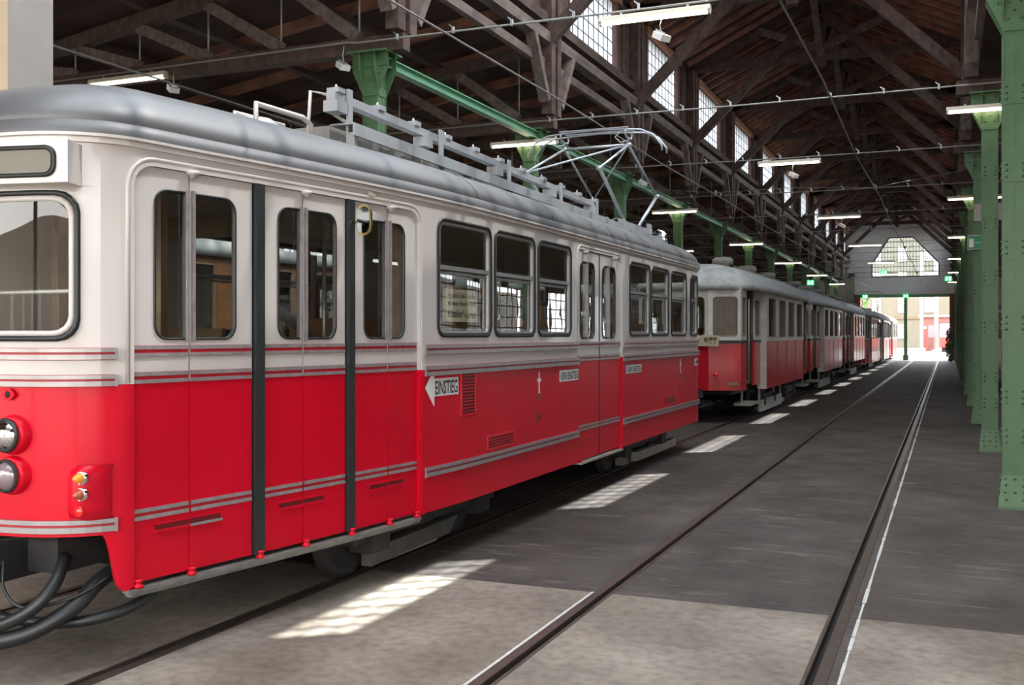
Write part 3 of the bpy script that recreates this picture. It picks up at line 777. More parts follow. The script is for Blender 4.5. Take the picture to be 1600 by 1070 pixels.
# ---- contact wires
for x, z, lab in ((-4.62, 4.71, 'overhead contact wire above the row of trams'), (-1.36, 4.64, 'overhead contact wire above the empty track'), (-8.6, 4.72, 'overhead contact wire in the left aisle')):
    m = MB(); pts = [(x + (.03 if q % 2 else -.03), YF + (YE - YF) * q / 14, z) for q in range(15)]; m.tube(pts, .011, 6)
    tag(m.build('contact_wire', WIRE), lab, 'wire', 'overhead contact wires')
for k in (2, 5, 8):
    y = KY(k) + .5
    m = MB(); m.tube([(-6.4, y, 4.95), (-4.62, y, 4.76), (-3, y, 4.78), (-1.36, y, 4.70), (.3, y, 4.95)], .006, 5)
    for x, z in ((-4.62, 4.74), (-1.36, 4.68)): m.lathe((x, y, z), (0, 0, 1), [(0, -.03), (.03, -.02), (.045, .02), (.02, .07), (0, .08)], 8)
    tag(m.build('span_wire', WIRE), 'span wire with insulators holding the contact wires, %s from the front' % {2: 'first', 5: 'second', 8: 'third'}[k], 'wire', 'span wires across the nave')

# ---- signs
m = MB(); m.box(.455, .96, KY(2) - .14, KY(2) - .115, 3.87, 4.20)
tag(m.build('blank_sign', STONE), 'blank pale sign board on the third column of the right row', 'sign')
r = empty('exit_sign', (.52, KY(2) - .13, 3.33), 'green and white exit sign plate low on the third column of the right row', 'sign')
y = KY(2) - .14
m = MB(); m.box(.35, .72, y, y + .03, 3.33, 3.60, 0); m.build('plate', GREENS, r)
m = MB(); m.box(.375, .455, y - .004, y, 3.375, 3.535); m.box(.47, .70, y - .004, y, 3.455, 3.463)
for a in ((.35, .357, 3.33, 3.60), (.713, .72, 3.33, 3.60), (.35, .72, 3.33, 3.337), (.35, .72, 3.593, 3.60)): m.box(a[0], a[1], y - .004, y, a[2], a[3])
m.build('pictogram', WHITE, r)
def exit_lamp(x, y, z, w_, h, lab, top=5.29):
    r = empty('exit_sign', (x, y, z), lab, 'sign', 'lit green exit signs')
    m = MB(); m.box(x - w_ / 2, x + w_ / 2, y, y + .06, z, z + h); m.build('box', EXITG, r)
    m = MB(); q = y - .004
    m.box(x + w_ * .12, x + w_ * .36, q, y, z + h * .15, z + h * .85)
    m.box(x - w_ * .28, x - w_ * .16, q, y, z + h * .42, z + h * .68); m.box(x - w_ * .25, x - w_ * .17, q, y, z + h * .72, z + h * .85)
    m.beam((x - w_ * .22, q, z + h * .45), (x - w_ * .34, q, z + h * .15), .03, .008, (0, 1, 0)); m.beam((x - w_ * .2, q, z + h * .45), (x - w_ * .08, q, z + h * .2), .03, .008, (0, 1, 0))
    m.build('pictogram', EXITW, r)
    if top:
        for d in (-.3, .3): m = MB(); m.tube([(x + d * w_, y + .03, z + h), (x + d * w_, y + .03, top)], .008, 5); m.build('hanger', COND, r)
exit_lamp(-3.15, KY(9) - .15, 4.90, .36, .24, 'lit green exit sign hanging in front of the glazed gable')
exit_lamp(-5.05, KY(6) - .15, 3.68, .26, .20, 'lit green exit sign beside the left columns above the trams')
exit_lamp(.02, KY(9) - .15, 4.50, .34, .25, 'lit green exit sign beside the far right columns')
exit_lamp(-2.61, 74.655, 4.20, .34, .22, 'small green exit sign above the middle gate post', None)
exit_lamp(-5.2, 74.715, 4.20, .34, .22, 'small green exit sign at the left end of the gate lintel', None)

# ---- plants and yard beyond the gate
def leafy(name, c, rx, ry, rz, n, s, m_, lab, cat, trunk=None, group=None):
    rnd = random.Random(int(abs(c[0] * 10)))
    m = MB()
    for i in range(n):
        while True:
            p = Vector((rnd.uniform(-1, 1), rnd.uniform(-1, 1), rnd.uniform(-1, 1)))
            if .3 < p.length < 1: break
        q = Vector((c[0] + p.x * rx, c[1] + p.y * ry, c[2] + p.z * rz))
        a = Vector((rnd.gauss(0, 1), rnd.gauss(0, 1), rnd.gauss(0, 1))).normalized(); b = a.orthogonal().normalized(); c2 = a.cross(b); e = s * rnd.uniform(.6, 1.4)
        m.add([q - b * e, q - c2 * e * .5, q + b * e, q + c2 * e * .5], [(0, 1, 2, 3)])
    if trunk:
        r = empty(name, (c[0], c[1], 0), lab, cat, group); m.build('foliage', m_, r, fix=False)
        t = MB(); t.tube([(c[0], c[1], 0), (c[0] + .1, c[1], c[2] * .5), (c[0], c[1], c[2])], [trunk, trunk * .8, trunk * .4], 8); t.build('trunk', BARK, r)
    else: tag(m.build(name, m_, fix=False), lab, cat)
leafy('climbing_plant', (.13, 70.0, 1.1), .28, 2.6, 1.1, 900, .07, IVY, 'green climbing plant at the foot of the last right columns', 'plant')
leafy('tree', (-9.5, 96, 6.0), 3.6, 3, 3.4, 2600, .22, LEAF, 'leafy tree seen through the left half of the far gate', 'tree', .25, 'trees in the yard')
leafy('tree', (-16, 104, 6.0), 4, 3, 4, 1500, .26, LEAF, 'leafy tree further left beyond the far gate', 'tree', .25, 'trees in the yard')
def yard_pole(x, y, lab):
    r = empty('yard_pole', (x, y, 0), lab, 'pole', 'pale poles in the yard')
    m = MB(); m.tube([(x, y, 0), (x, y, 9)], .14, 12); m.build('pole', POLEM, r)
    m = MB(); m.box(x - .32, x + .32, y - .32, y + .32, 0, .55); m.build('base', STONE, r)
yard_pole(-2.15, 99, 'pale pole with a stone base, the farther one beyond the gate'); yard_pole(-.81, 85.6, 'pale pole with a stone base, the nearer one beyond the gate')
r = empty('apartment_house', (-6, 150, 0), 'pale yellow apartment house with rows of windows beyond the gate', 'building')
m = MB(); m.box(-30, 16, 150, 162, 0, 16); m.build('facade', FACADE, r)
m = MB(); m.box(-30, 16, 149.85, 150, 3.8, 4.2); m.box(-30, 16, 149.9, 150, 7.2, 7.4); m.build('stone_band', FACADT, r)
for i in range(11):
    for z in (1.2, 4.7, 8.2, 11.6):
        x = -26 + i * 3.3; m = MB(); m.box(x, x + 1.1, 149.86, 149.98, z, z + 1.9, 0); m.box(x + .08, x + 1.02, 149.82, 149.88, z + .08, z + 1.82, 1)
        m.box(x + .52, x + .58, 149.80, 149.86, z, z + 1.9, 0); m.box(x, x + 1.1, 149.80, 149.86, z + 1.2, z + 1.27, 0); m.build('window', [WHITE, LAMPG], r)
r = empty('brick_gatehouse', (0, 120, 0), 'small red brick building with an arched opening beyond the gate', 'building')
m = MB(); m.box(-2.75, -1.0, 120, 126, 0, 3.6); m.box(1.5, 4, 120, 126, 0, 3.6); m.box(-1.0, 1.5, 120, 126, 2.9, 3.6)
m.build('wall', BRICK, r)
m = MB(); n = 12; P = [(-1.0 + 2.5 * i / n, 2.05 + .85 * math.sin(math.pi * i / n)) for i in range(n + 1)] + [(1.5, 2.95), (-1.0, 2.95)]
m.prism(P, lambda u, v, d: (u, d, v), 120, 120.4); m.build('arch', BRICK, r)
m = MB(); m.box(-2.9, 4.2, 119.7, 126.2, 3.6, 3.8); m.build('cornice', STONE, r)
m = MB(); m.box(-1.95, -1.35, 119.95, 120, 1.4, 2.7); m.build('window', LAMPG, r)
m = MB(); P = [(-2.42, -.01), (-1.98, -.01), (-1.98, 2.2)] + [(-2.2 + .32 * math.cos(a), 2.45 + .32 * math.sin(a)) for a in [math.radians(x) for x in range(-20, 201, 20)]] + [(-2.42, 2.2)]
m.prism(P, lambda u, v, d: (u, d, v), 117.9, 118.1); m.box(-2.35, -2.05, 117.87, 117.9, 2.35, 2.6, 1)
tag(m.build('rounded_signboard', [REDS, WHITE]), 'tall red signboard with a rounded top and white panel in the yard', 'sign')
r = empty('yard_tram', (-.25, 112, 0), 'small white and red tram parked in the yard beyond the gate', 'tram')
m = MB(); m.box(-.72, 1.4, 112, 118, .45, 1.5); m.build('lower_body', REDS, r)
m = MB(); m.box(-.72, 1.4, 112, 118, 1.5, 2.8); m.build('upper_body', WHITE, r)
m = MB(); m.box(-.6, .0, 111.97, 112, 1.6, 2.4); m.box(.15, 1.1, 111.97, 112, 1.6, 2.4); m.build('window', LAMPG, r)
m = MB(); m.box(-.55, 1.2, 112.3, 117.8, 0, .45); m.build('underframe', UNDER, r)

# ================================================================== THE FRONT TRAM
X0 = -4.62
def outline(front, side, rear):
    """front: points from centre to the corner; returns (t, X, Y)"""
    pts = []; t = side[0][0]
    acc = [(t, side[0][1], side[0][0])]; px, py = side[0][1], side[0][0]
    for x, y in reversed(front):
        t -= math.hypot(x - px, y - py); acc.insert(0, (t, x, y)); px, py = x, y
    acc += [(y, x, y) for y, x in side[1:]]
    t = side[-1][0]; px, py = side[-1][1], side[-1][0]
    for x, y in rear:
        t += math.hypot(x - px, y - py); acc.append((t, x, y)); px, py = x, y
    return acc
OUT = outline([(X0, 3.80), (-4.45, 3.805), (-4.30, 3.818), (-4.15, 3.845), (-4.03, 3.895), (-3.935, 3.965), (-3.868, 4.05)],
              [(4.13, -3.8286), (4.57, -3.7538), (5.0, -3.6828), (5.4, -3.6198), (5.8, -3.5616), (6.2, -3.5104), (6.6, -3.4688), (7.0, -3.4398), (7.4, -3.4244), (7.8, -3.42), (9, -3.42), (11, -3.42), (13, -3.42), (15.2, -3.42), (15.36, -3.425)],
              [(-3.46, 15.50), (-3.55, 15.61), (-3.72, 15.69), (-4.1, 15.75), (X0, 15.77)])
M1 = Skin(OUT, X0); TF, TR = OUT[0][0], OUT[-1][0]
T1 = empty('tram', (X0, 9.8, 0), 'long red and white tram with grey roof and pantograph, nearest the camera', 'tram')
ZB, ZS, ZT = .42, 1.45, 2.66
WZ = (1.68, 2.565)
TW = 3.885                                           # windscreen edge
WINS = [(6.83, 7.745), (7.80, 8.715), (8.78, 9.69)], [(11.72, 12.63), (12.69, 13.57), (13.69, 14.59)], [(14.82, 15.30)]
allw = WINS[0] + WINS[1] + WINS[2]
D2 = (9.94, 11.36)
up, lo = MB(), MB(); CAPS[0] = False
for side in (1, -1):
    # front upper
    wall_cell(up, M1, side, 3.99, 4.16, ZS, ZT, None)
    wall_cell(up, M1, side, TF, 3.99, ZS, 1.63, None); wall_cell(up, M1, side, TF, 3.99, 2.44, ZT, None)
    wall_cell(up, M1, side, TF, 3.99, 1.63, 2.44, None) if False else None
    # windscreen half opening (open at the centre line)
    L = [(TF, 1.68)] + [(TF + (TW - .10 - TF) * q / 8, 1.68) for q in range(1, 9)] + [(TW - .10 + .10 * math.sin(a), 1.78 - .10 * math.cos(a)) for a in [math.radians(x) for x in (22, 45, 67, 90)]] + \
        [(TW, 1.78 + .52 * q / 4) for q in range(1, 5)] + [(TW - .10 + .10 * math.cos(a), 2.30 + .10 * math.sin(a)) for a in [math.radians(x) for x in (22, 45, 67, 90)]] + [(TF + (TW - .10 - TF) * q / 8, 2.40) for q in range(7, -1, -1)]
    def outerp(p):
        if p[1] <= 1.70: return (p[0], 1.63)
        if p[1] >= 2.38: return (p[0], 2.44)
        if p[1] < 1.78: return (3.99, 1.63) if p[1] > 1.70 and p[0] < TW - .02 else (3.99, max(1.63, p[1]))
        if p[1] > 2.30: return (3.99, 2.44) if p[0] < TW - .02 else (3.99, min(2.44, p[1]))
        return (3.99, p[1])
    C = [outerp(p) for p in L]; n = len(L)
    for off, m_ in ((0., 0), (-.045, 1)):
        vs = [M1(*p, off, side) for p in L] + [M1(*p, off, side) for p in C]
        up.add(vs, [(q, q + 1, q + 1 + n, q + n) for q in range(n - 1)], m_, True)
    vs = [M1(*p, 0., side) for p in L] + [M1(*p, -.045, side) for p in L]; up.add(vs, [(q, q + 1, q + 1 + n, q + n) for q in range(n - 1)], 0)
    # header over the doors
    if side > 0: wall_cell(up, M1, side, 4.16, 6.60, 2.575, ZT)
    else: wall_cell(up, M1, side, 4.16, 6.60, ZS, ZT)
    cells = [(6.60, 7.77), (7.77, 8.745), (8.745, 9.91)]
    for (a, b), (c0, c1) in zip(WINS[0], cells):
        wall_cell(up, M1, side, c0, c1, ZS, ZT, (a, b, WZ[0], WZ[1], .10))
    if side > 0: wall_cell(up, M1, side, 9.91, 11.40, 2.565, ZT); 
    else: wall_cell(up, M1, side, 9.91, 11.40, ZS, ZT, (10.1, 11.2, WZ[0], WZ[1], .1))
    for (a, b), (c0, c1) in zip(WINS[1] + WINS[2], [(11.40, 12.66), (12.66, 13.63), (13.63, 14.70), (14.70, 15.38)]):
        wall_cell(up, M1, side, c0, c1, ZS, ZT, (a, b, WZ[0], WZ[1], .10 if b < 15 else .09))
    wall_cell(up, M1, side, 15.38, 15.8, ZS, ZT)
    wall_cell(up, M1, side, 15.8, TR, ZS, 1.75); wall_cell(up, M1, side, 15.8, TR, 2.5, ZT)
    # lower body
    wall_cell(lo, M1, side, TF, 4.0, .70, ZS)
    # swept skirt behind the front cut-out
    SK = [(4.0, .70), (4.02, .665), (4.035, .61), (4.05, .53), (4.06, .47), (4.075, .43), (4.10, .405), (4.13, .405), (4.16, .42)]
    for off, m_ in ((0., 0), (-.045, 1)):
        vs = [M1(t, z, off, side) for t, z in SK] + [M1(t, ZS, off, side) for t, z in SK]; n = len(SK)
        lo.add(vs, [(q, q + 1, q + 1 + n, q + n) for q in range(n - 1)], m_, True)
    vs = [M1(t, z, 0, side) for t, z in SK] + [M1(t, z, -.045, side) for t, z in SK]; lo.add(vs, [(q, q + 1, q + 1 + n, q + n) for q in range(n - 1)], 0)
    if side < 0: wall_cell(lo, M1, side, 4.16, 6.60, ZB, ZS)
    wall_cell(lo, M1, side, 6.60, 9.91, ZB, ZS)
    if side < 0: wall_cell(lo, M1, side, 9.91, 11.40, ZB, ZS)
    wall_cell(lo, M1, side, 11.40, TR, ZB, ZS)
CAPS[0] = True
# corner fillets of the door openings
def fillet(mb, M, t, z, r, sx, off=.0):
    P = [(t, z)] + [(t + sx * r * (1 - math.cos(a)), z - r * (1 - math.sin(a))) for a in [math.radians(q) for q in range(0, 91, 15)]]
    # concave triangle-like fan
    vs = [M(p[0], p[1], off) for p in P] + [M(p[0], p[1], off - .045) for p in P]; n = len(P)
    mb.add(vs, [(0, q, q + 1) for q in range(1, n - 1)] + [(q, q + 1, q + 1 + n, q + n) for q in range(1, n - 1)], 0)
fillet(up, M1, 4.16, 2.575, .12, 1); fillet(up, M1, 6.60, 2.575, .12, -1); fillet(up, M1, 9.91, 2.565, .08, 1); fillet(up, M1, 11.40, 2.565, .08, -1)
UP = up.build('upper_body', [CREAM, INTC], T1); LO = lo.build('lower_body', [RED, INT], T1)
# raised moulding round the door openings
def door_moulding(t0, t1, zt, r):
    P = [(t0 - .035, ZB if False else 1.46)] + [(t0 - .035, zt - r)] + [(t0 - .035 + (r + .035) * (1 - math.cos(a)), zt + .035 - (r + .035) * (1 - math.sin(a))) for a in [math.radians(q) for q in range(15, 91, 15)]]
    Q = [(t1 + t0 - p[0], p[1]) for p in P]; mid = [(P[-1][0] + (Q[-1][0] - P[-1][0]) * q / 12, zt + .035) for q in range(1, 12)]
    m = MB(); m.tube([M1(p[0], p[1], -.006) for p in P + mid + Q[::-1]], .013, 8)
    return m
mm = door_moulding(4.16, 6.60, 2.575, .12); mm.build('door_moulding', CREAM, T1)
mm = door_moulding(9.91, 11.40, 2.565, .08); mm.build('door_moulding', CREAM, T1)

for t0, t1 in ((6.592, 6.655), (11.388, 11.44)):
    for z0, z1, mt, nm in ((.42, 1.45, RED, 'lower_door_pillar'), (1.45, 2.50, CREAM, 'upper_door_pillar')):
        m = MB(); strip(m, M1, 1, t0, t1, z0, z1, -.035, .010); strip(m, M1, 1, t0 + .012, t1 - .012, z0, z1, -.0, .016); m.build(nm, mt, T1)
# drip rail and roof
m = MB()
for side in (1, -1):
    strip(m, M1, side, TF, TR, 2.655, 2.675, -.02, .018, 0); strip(m, M1, side, TF, TR, 2.685, 2.70, -.02, .030, 0); strip(m, M1, side, TF, TR, 2.66, 2.71, -.04, .008, 0)
m.build('drip_rail', CREAM, T1)
def roof_mesh(M, TFv, TRv, X0, y_front, y_rear, profile, spine=1.2, step=.16, sides=(1, -1), eave=None):
    m = MB(); loop = []
    for side in (1, -1):
        n = int((TRv - TFv) / step); ts = [TFv + (TRv - TFv) * q / n for q in range(n + 1)]
        pts = [M(t, 0, 0, side) for t in ts]
        loop += pts if side > 0 else list(reversed(pts))[1:-1]
    N = len(loop)
    rings = []
    for kk, z in profile:
        rg = []
        for (x, y, _) in loop:
            sy = min(max(y, y_front + spine), y_rear - spine)
            rg.append((X0 + (x - X0) * kk, sy + (y - sy) * kk, z))
        rings.append(rg)
    vs = [p for r in rings for p in r]; fs = []
    for a in range(len(rings) - 1):
        for q in range(N):
            q2 = (q + 1) % N; fs.append((a * N + q, a * N + q2, (a + 1) * N + q2, (a + 1) * N + q))
    m.add(vs, fs, 0, True)
    return m
PR = [(.985, 2.70), (1.022, 2.70), (1.022, 2.705), (1.018, 2.765), (.998, 2.768), (1.0, 2.772), (.985, 2.83), (.945, 2.89), (.88, 2.945), (.79, 2.995), (.66, 3.038), (.5, 3.068), (.3, 3.093), (.12, 3.106), (0.0, 3.108)]
roof_mesh(M1, TF, TR, X0, 3.8, 15.77, PR).build('roof', SILV, T1)
for yy in (7.5, 9.2, 10.9, 12.6, 14.3):
    m = MB(); pts = []
    for kk, z in PR[5:]: pts.append((X0 + 1.2 * kk + .001, yy, z + .002))
    m.tube(pts, .003, 4); m.build('roof_seam', SILV, T1)
# ceiling and floor inside
m = MB()
m.box(X0 - 1.05, X0 + 1.05, 6.3, 15.2, .86, .90); m.box(X0 - .72, X0 + .72, 4.2, 6.3, .72, .76)
m.build('floor_deck', INT, T1)
m = MB(); m.box(X0 - 1.1, X0 + 1.1, 6.0, 15.3, 2.62, 2.65); m.box(X0 - .75, X0 + .75, 4.1, 6.0, 2.6, 2.63); m.build('inner_ceiling', INTC, T1)

# windows
def tram_window(M, side, a, b, z0, z1, T, r=.10, bar=2.20, parent_name='window'):
    g = MB(); ring(g, M, side, (a, b, z0, z1, r), .022, -.03, .012, 0)
    ring(g, M, side, (a + .022, b - .022, z0 + .022, z1 - .022, max(.02, r - .022)), .026, -.028, .004, 1)
    if bar:
        strip(g, M, side, a + .03, b - .03, bar - .016, bar + .016, -.034, .002, 1); strip(g, M, side, a + .03, b - .03, bar - .05, bar - .03, -.05, -.02, 1)
        ring(g, M, side, (a + .045, b - .045, z0 + .045, bar, .03), .022, -.05, -.03, 1)
    o = g.build(parent_name, [BLK, FRM], T)
    p = MB(); pane(p, M, side, (a + .03, b - .03, z0 + .03, z1 - .03, max(.02, r - .03)), -.022); p.build('pane', GLS, o)
    return o
for side in (1, -1):
    for a, b in allw: tram_window(M1, side, a, b, WZ[0], WZ[1], T1)
tram_window(M1, -1, 10.1, 11.2, WZ[0], WZ[1], T1)
# windscreen
g = MB(); 
for side in (1, -1):
    def wl(d): 
        e = TW - d; r = .10 - d * .6; z0, z1 = 1.68 + d, 2.40 - d
        return [(TF + (e - r - TF) * q / 8, z0) for q in range(0, 9)] + [(e - r + r * math.sin(a), z0 + r - r * math.cos(a)) for a in [math.radians(x) for x in (22, 45, 67, 90)]] + \
            [(e, z0 + r + (z1 - z0 - 2 * r) * q / 4) for q in range(1, 5)] + [(e - r + r * math.cos(a), z1 - r + r * math.sin(a)) for a in [math.radians(x) for x in (22, 45, 67, 90)]] + [(TF + (e - r - TF) * q / 8, z1) for q in range(7, -1, -1)]
    for d0, d1, o1, mi in ((-.012, .014, .018, 0), (.014, .04, .012, 1)):
        A, B_ = wl(d0), wl(d1); n = len(A)
        vs = [M1(*p, -.02, side) for p in A] + [M1(*p, o1, side) for p in A] + [M1(*p, o1, side) for p in B_] + [M1(*p, -.02, side) for p in B_]
        g.add(vs, [(q + j * n, q + 1 + j * n, q + 1 + (j + 1) * n, q + (j + 1) * n) for q in range(n - 1) for j in range(3)], mi, True)
ws = g.build('windscreen', [BLK, CREAM], T1)
g = MB()
for side in (1, -1):
    A = wl(.03); vs = []
    for q in range(11): t = TF + (TW - .03 - TF) * q / 10; z_ = .0 if q < 9 else (.012 if q == 9 else .075); vs += [M1(t, 1.71 + z_, 0, side), M1(t, 2.37 - z_, 0, side)]
    g.add(vs, [(2 * q, 2 * q + 2, 2 * q + 3, 2 * q + 1) for q in range(10)], 0, True)
g.build('pane', GLS, ws)
# destination box
m = MB()
P = [(X0 - .72, 3.80), (X0 - .35, 3.725), (X0, 3.715), (X0 + .35, 3.725), (X0 + .72, 3.80), (X0 + .655, 3.96), (X0 - .655, 3.96)]
m.prism(P, lambda u, v, d: (u, v, d), 2.435, 2.64)
db = m.build('destination_box', CREAM, T1)
def DBm(u, z, off=0, side=1):                          # u: 0 centre .. .72 corner
    a = abs(u); y = 3.715 + (.01 if a < .35 else .01 + (a - .35) / .37 * .075) * min(1, a / .35)
    return (X0 + u, y - off, z)
L = rr_loop(-.66, .66, 2.462, 2.615, .055, 6, 24); I = rr_loop(-.64, .64, 2.482, 2.595, .04, 6, 24); n = len(L)
m = MB(); vs = [DBm(p[0], p[1]) for p in L] + [DBm(p[0], p[1], .012) for p in L] + [DBm(p[0], p[1], .012) for p in I] + [DBm(p[0], p[1]) for p in I]
m.add(vs, [(q + j * n, (q + 1) % n + j * n, (q + 1) % n + (j + 1) * n, q + (j + 1) * n) for q in range(n) for j in range(3)], 0, True)
m.build('frame', BLK, db)
m = MB()
for q in range(32):
    u0, u1 = -.645 + 1.29 * q / 32, -.645 + 1.29 * (q + 1) / 32; m.add([DBm(u0, 2.478, .005), DBm(u1, 2.478, .005), DBm(u1, 2.60, .005), DBm(u0, 2.60, .005)], [(0, 1, 2, 3)])
m.build('blind_glass', mat('pale_roller_blind', (.17, .165, .13), .5), db)

# doors ---------------------------------------------------------------
def leaf(t0, t1, w0, w1, left_round, T, zt=2.572, zb=.43, zw=(1.672, 2.468), side=1, off=-.022):
    d = empty('door_leaf', WL[T], None); d.parent = T; d.location = (0, 0, 0)
    r = .085; rr_ = (r, .004, .004, r) if left_round else (.004, r, r, .004)
    m = MB(); wall_cell(m, M1, side, t0, t1, 1.45, zt, (w0, w1, zw[0], zw[1], rr_), off, off - .03); m.build('upper_panel', [CREAM, INTC], d)
    m = MB(); wall_cell(m, M1, side, t0, t1, zb, 1.45, None, off, off - .03); m.build('lower_panel', [RED, INT], d)
    for zc, nm in ((1.615, 1), (1.478, 1), (.775, 1)):
        m = MB(); strip(m, M1, side, t0 + .006, t1 - .006, zc - .030, zc + .030, off - .001, off + .004, 1)
        for q in (-.019, .019): strip(m, M1, side, t0 + .006, t1 - .006, zc + q - .010, zc + q + .010, off, off + .009, 0)
        m.build('trim_strip', [ALUR, DRED], d)
    g = MB()
    ring(g, M1, side, (w0, w1, zw[0], zw[1], rr_), .012, off - .02, off + .008, 0); gw = g.build('window_gasket', BLK, d)
    p = MB(); pane(p, M1, side, (w0, w1, zw[0], zw[1], rr_), off - .015); p.build('pane', GLS, gw)
    m = MB(); e = (w1 - .010, w1 + .006) if left_round else (w0 - .006, w0 + .010)
    strip(m, M1, side, e[0], e[1], zw[0] - .01, zw[1] + .01, off - .02, off + .018, 0); m.build('edge_profile', ALUR, d)
    return d
def recess(t0, t1, z, T, lip):
    m = MB(); strip(m, M1, 1, t0, t1, z - .018, z + .018, -.021, -.0185, 0); strip(m, M1, 1, t0 - .004, t1 + .004, z + .018, z + .024, -.022, -.014, 1); strip(m, M1, 1, t0 - .004, t1 + .004, z - .022, z - .010, -.022, -.006, lip)
    m.build('door_handle_recess', [mat('dark_red_recess', (.12, .004, .006), .6), RED, ALU], T)
def door_set(pairs, T):
    for (t0, tm, t1, w0, wm0, wm1, w1) in pairs:
        leaf(t0, tm - .003, w0, wm0, True, T); leaf(tm + .003, t1, wm1, w1, False, T)
door_set([(4.165, 4.525, 4.975, 4.292, 4.506, 4.545, 4.853), (5.065, 5.392, 5.785, 5.176, 5.372, 5.412, 5.698), (5.87, 6.235, 6.59, 5.972, 6.210, 6.256, 6.437)], T1)
recess(4.30, 4.515, .690, T1, 1); recess(4.53, 4.74, .690, T1, 2)
recess(5.19, 5.385, .678, T1, 1); recess(5.40, 5.58, .678, T1, 1); recess(6.04, 6.225, .680, T1, 1); recess(6.245, 6.42, .680, T1, 1)
# rear double door, single leaf either side of the centre split
def leaf2(t0, t1, w0, w1, T):
    d = empty('door_leaf', WL[T]); d.parent = T; d.location = (0, 0, 0)
    wm = (w0 + w1) / 2
    m = MB(); wall_cell(m, M1, 1, t0, t1, 1.45, 2.555, (w0, w1, 1.66, 2.45, .085), -.012, -.04); m.build('upper_panel', [CREAM, INTC], d)
    m = MB(); wall_cell(m, M1, 1, t0, t1, .43, 1.45, None, -.012, -.04); m.build('lower_panel', [RED, INT], d)
    for zc in (1.60, 1.462, .755):
        m = MB(); strip(m, M1, 1, t0 + .006, t1 - .006, zc - .028, zc + .028, -.013, -.009, 1)
        for q in (-.018, .018): strip(m, M1, 1, t0 + .006, t1 - .006, zc + q - .010, zc + q + .010, -.012, -.003, 0)
        m.build('trim_strip', [ALUR, DRED], d)
    g = MB(); ring(g, M1, 1, (w0, w1, 1.66, 2.45, .085), .016, -.03, -.004, 0); strip(g, M1, 1, wm - .022, wm + .0, 1.66, 2.45, -.03, .0, 1); strip(g, M1, 1, wm + .004, wm + .02, 1.66, 2.45, -.03, -.004, 1); gw = g.build('window_gasket', [BLK, ALU], d)
    p = MB(); pane(p, M1, 1, (w0 + .01, w1 - .01, 1.67, 2.44, .075), -.026); p.build('pane', GLS, gw)
leaf2(9.925, 10.615, 9.99, 10.46, T1); leaf2(10.64, 11.385, 10.72, 11.20, T1)
recess(9.98, 10.28, .66, T1, 1); recess(10.78, 11.08, .70, T1, 1)
m = MB(); strip(m, M1, 1, 10.615, 10.64, .43, 2.56, -.04, -.008); m.build('door_seal', BLK, T1)
for a, b in ((4.978, 5.062), (5.788, 5.866)):
    m = MB(); strip(m, M1, 1, a + .008, b - .008, .43, 2.575, -.04, .004, 0); m.build('door_post', BLKG, T1)
m = MB(); strip(m, M1, 1, 4.155, 4.166, .43, 2.5, -.04, -.012); m.build('door_seal', BLK, T1)
for t, z in ((4.52, 2.562), (5.39, 2.558), (6.235, 2.555), (10.1, 2.535), (11.1, 2.535)):
    m = MB(); p = M1(t, z, .012); m.lathe(p, (0, 0, 1), [(0, -.02), (.018, -.018), (.02, -.004), (.03, -.003), (.034, .006), (.034, .018), (0, .02)], 12); m.build('hinge_cap', CREAM, T1)
for t in (4.185, 4.525, 5.02, 5.40, 5.83, 6.235, 6.565, 9.95, 11.35):
    m = MB(); p = M1(t, .425, .0); m.lathe(p, (0, 0, 1), [(0, -.018), (.026, -.018), (.026, -.002), (.019, .0), (.019, .014), (.025, .016), (.025, .024), (0, .026)], 10); m.build('door_pivot', RED, T1)
m = MB(); strip(m, M1, 1, 4.12, 6.60, .385, .405, -.05, .014); strip(m, M1, 1, 4.14, 6.60, .365, .385, -.05, .002); m.build('door_step', DKS, T1)
m = MB(); strip(m, M1, 1, 9.92, 11.38, .395, .415, -.1, .03); m.build('door_step', DUSTY, T1)

# trim strips --------------------------------------------------------
def trim(side, a, b, zc, h=.034, inset=False):
    m = MB()
    if inset:
        strip(m, M1, side, a, b, zc - h, zc + h, 0, .008, 1)
        for q in (-.6, .6): strip(m, M1, side, a, b, zc + q * h - .011, zc + q * h + .011, 0, .022, 0)
    else:
        strip(m, M1, side, a, b, zc - h, zc + h, 0, .010, 1); strip(m, M1, side, a, b, zc + h * .30, zc + h * .92, 0, .024, 0); strip(m, M1, side, a, b, zc - h * .92, zc - h * .1, 0, .022, 0)
        for e in (a, b): strip(m, M1, side, e - .006, e + .006, zc - h, zc + h, 0, .026, 0)
    m.build('trim_strip', [ALU, DRED], T1)
for side in (1, -1):
    for zc in (1.605, 1.472):
        trim(side, TF, 4.06, zc + (.0 if zc > 1.5 else .0), .030, False)
    trim(side, TF, 4.06, .752, .034, False)
    for a, b in ((6.65, 9.88), (11.44, 15.6)):
        for zc in (1.592, 1.437, .712): trim(side, a, b, zc, .036)
# vents
def grille(T, t0, t1, z0, z1, n, M=M1):
    m = MB(); ring(m, M, 1, (t0, t1, z0, z1, .012), .014, 0, .010, 0)
    for q in range(n):
        z = z0 + .014 + (z1 - z0 - .028) * (q + .5) / n; hh = (z1 - z0 - .028) / n
        strip(m, M, 1, t0 + .014, t1 - .014, z - hh * .30, z + hh * .22, .0, .002, 1); strip(m, M, 1, t0 + .014, t1 - .014, z + hh * .22, z + hh * .5, 0, .008, 0)
    m.build('vent_grille', [RED, BLK], T)
grille(T1, 7.19, 7.45, 1.075, 1.425, 13); grille(T1, 7.665, 8.23, .768, .885, 4); grille(T1, 13.35, 13.95, .785, .89, 4)
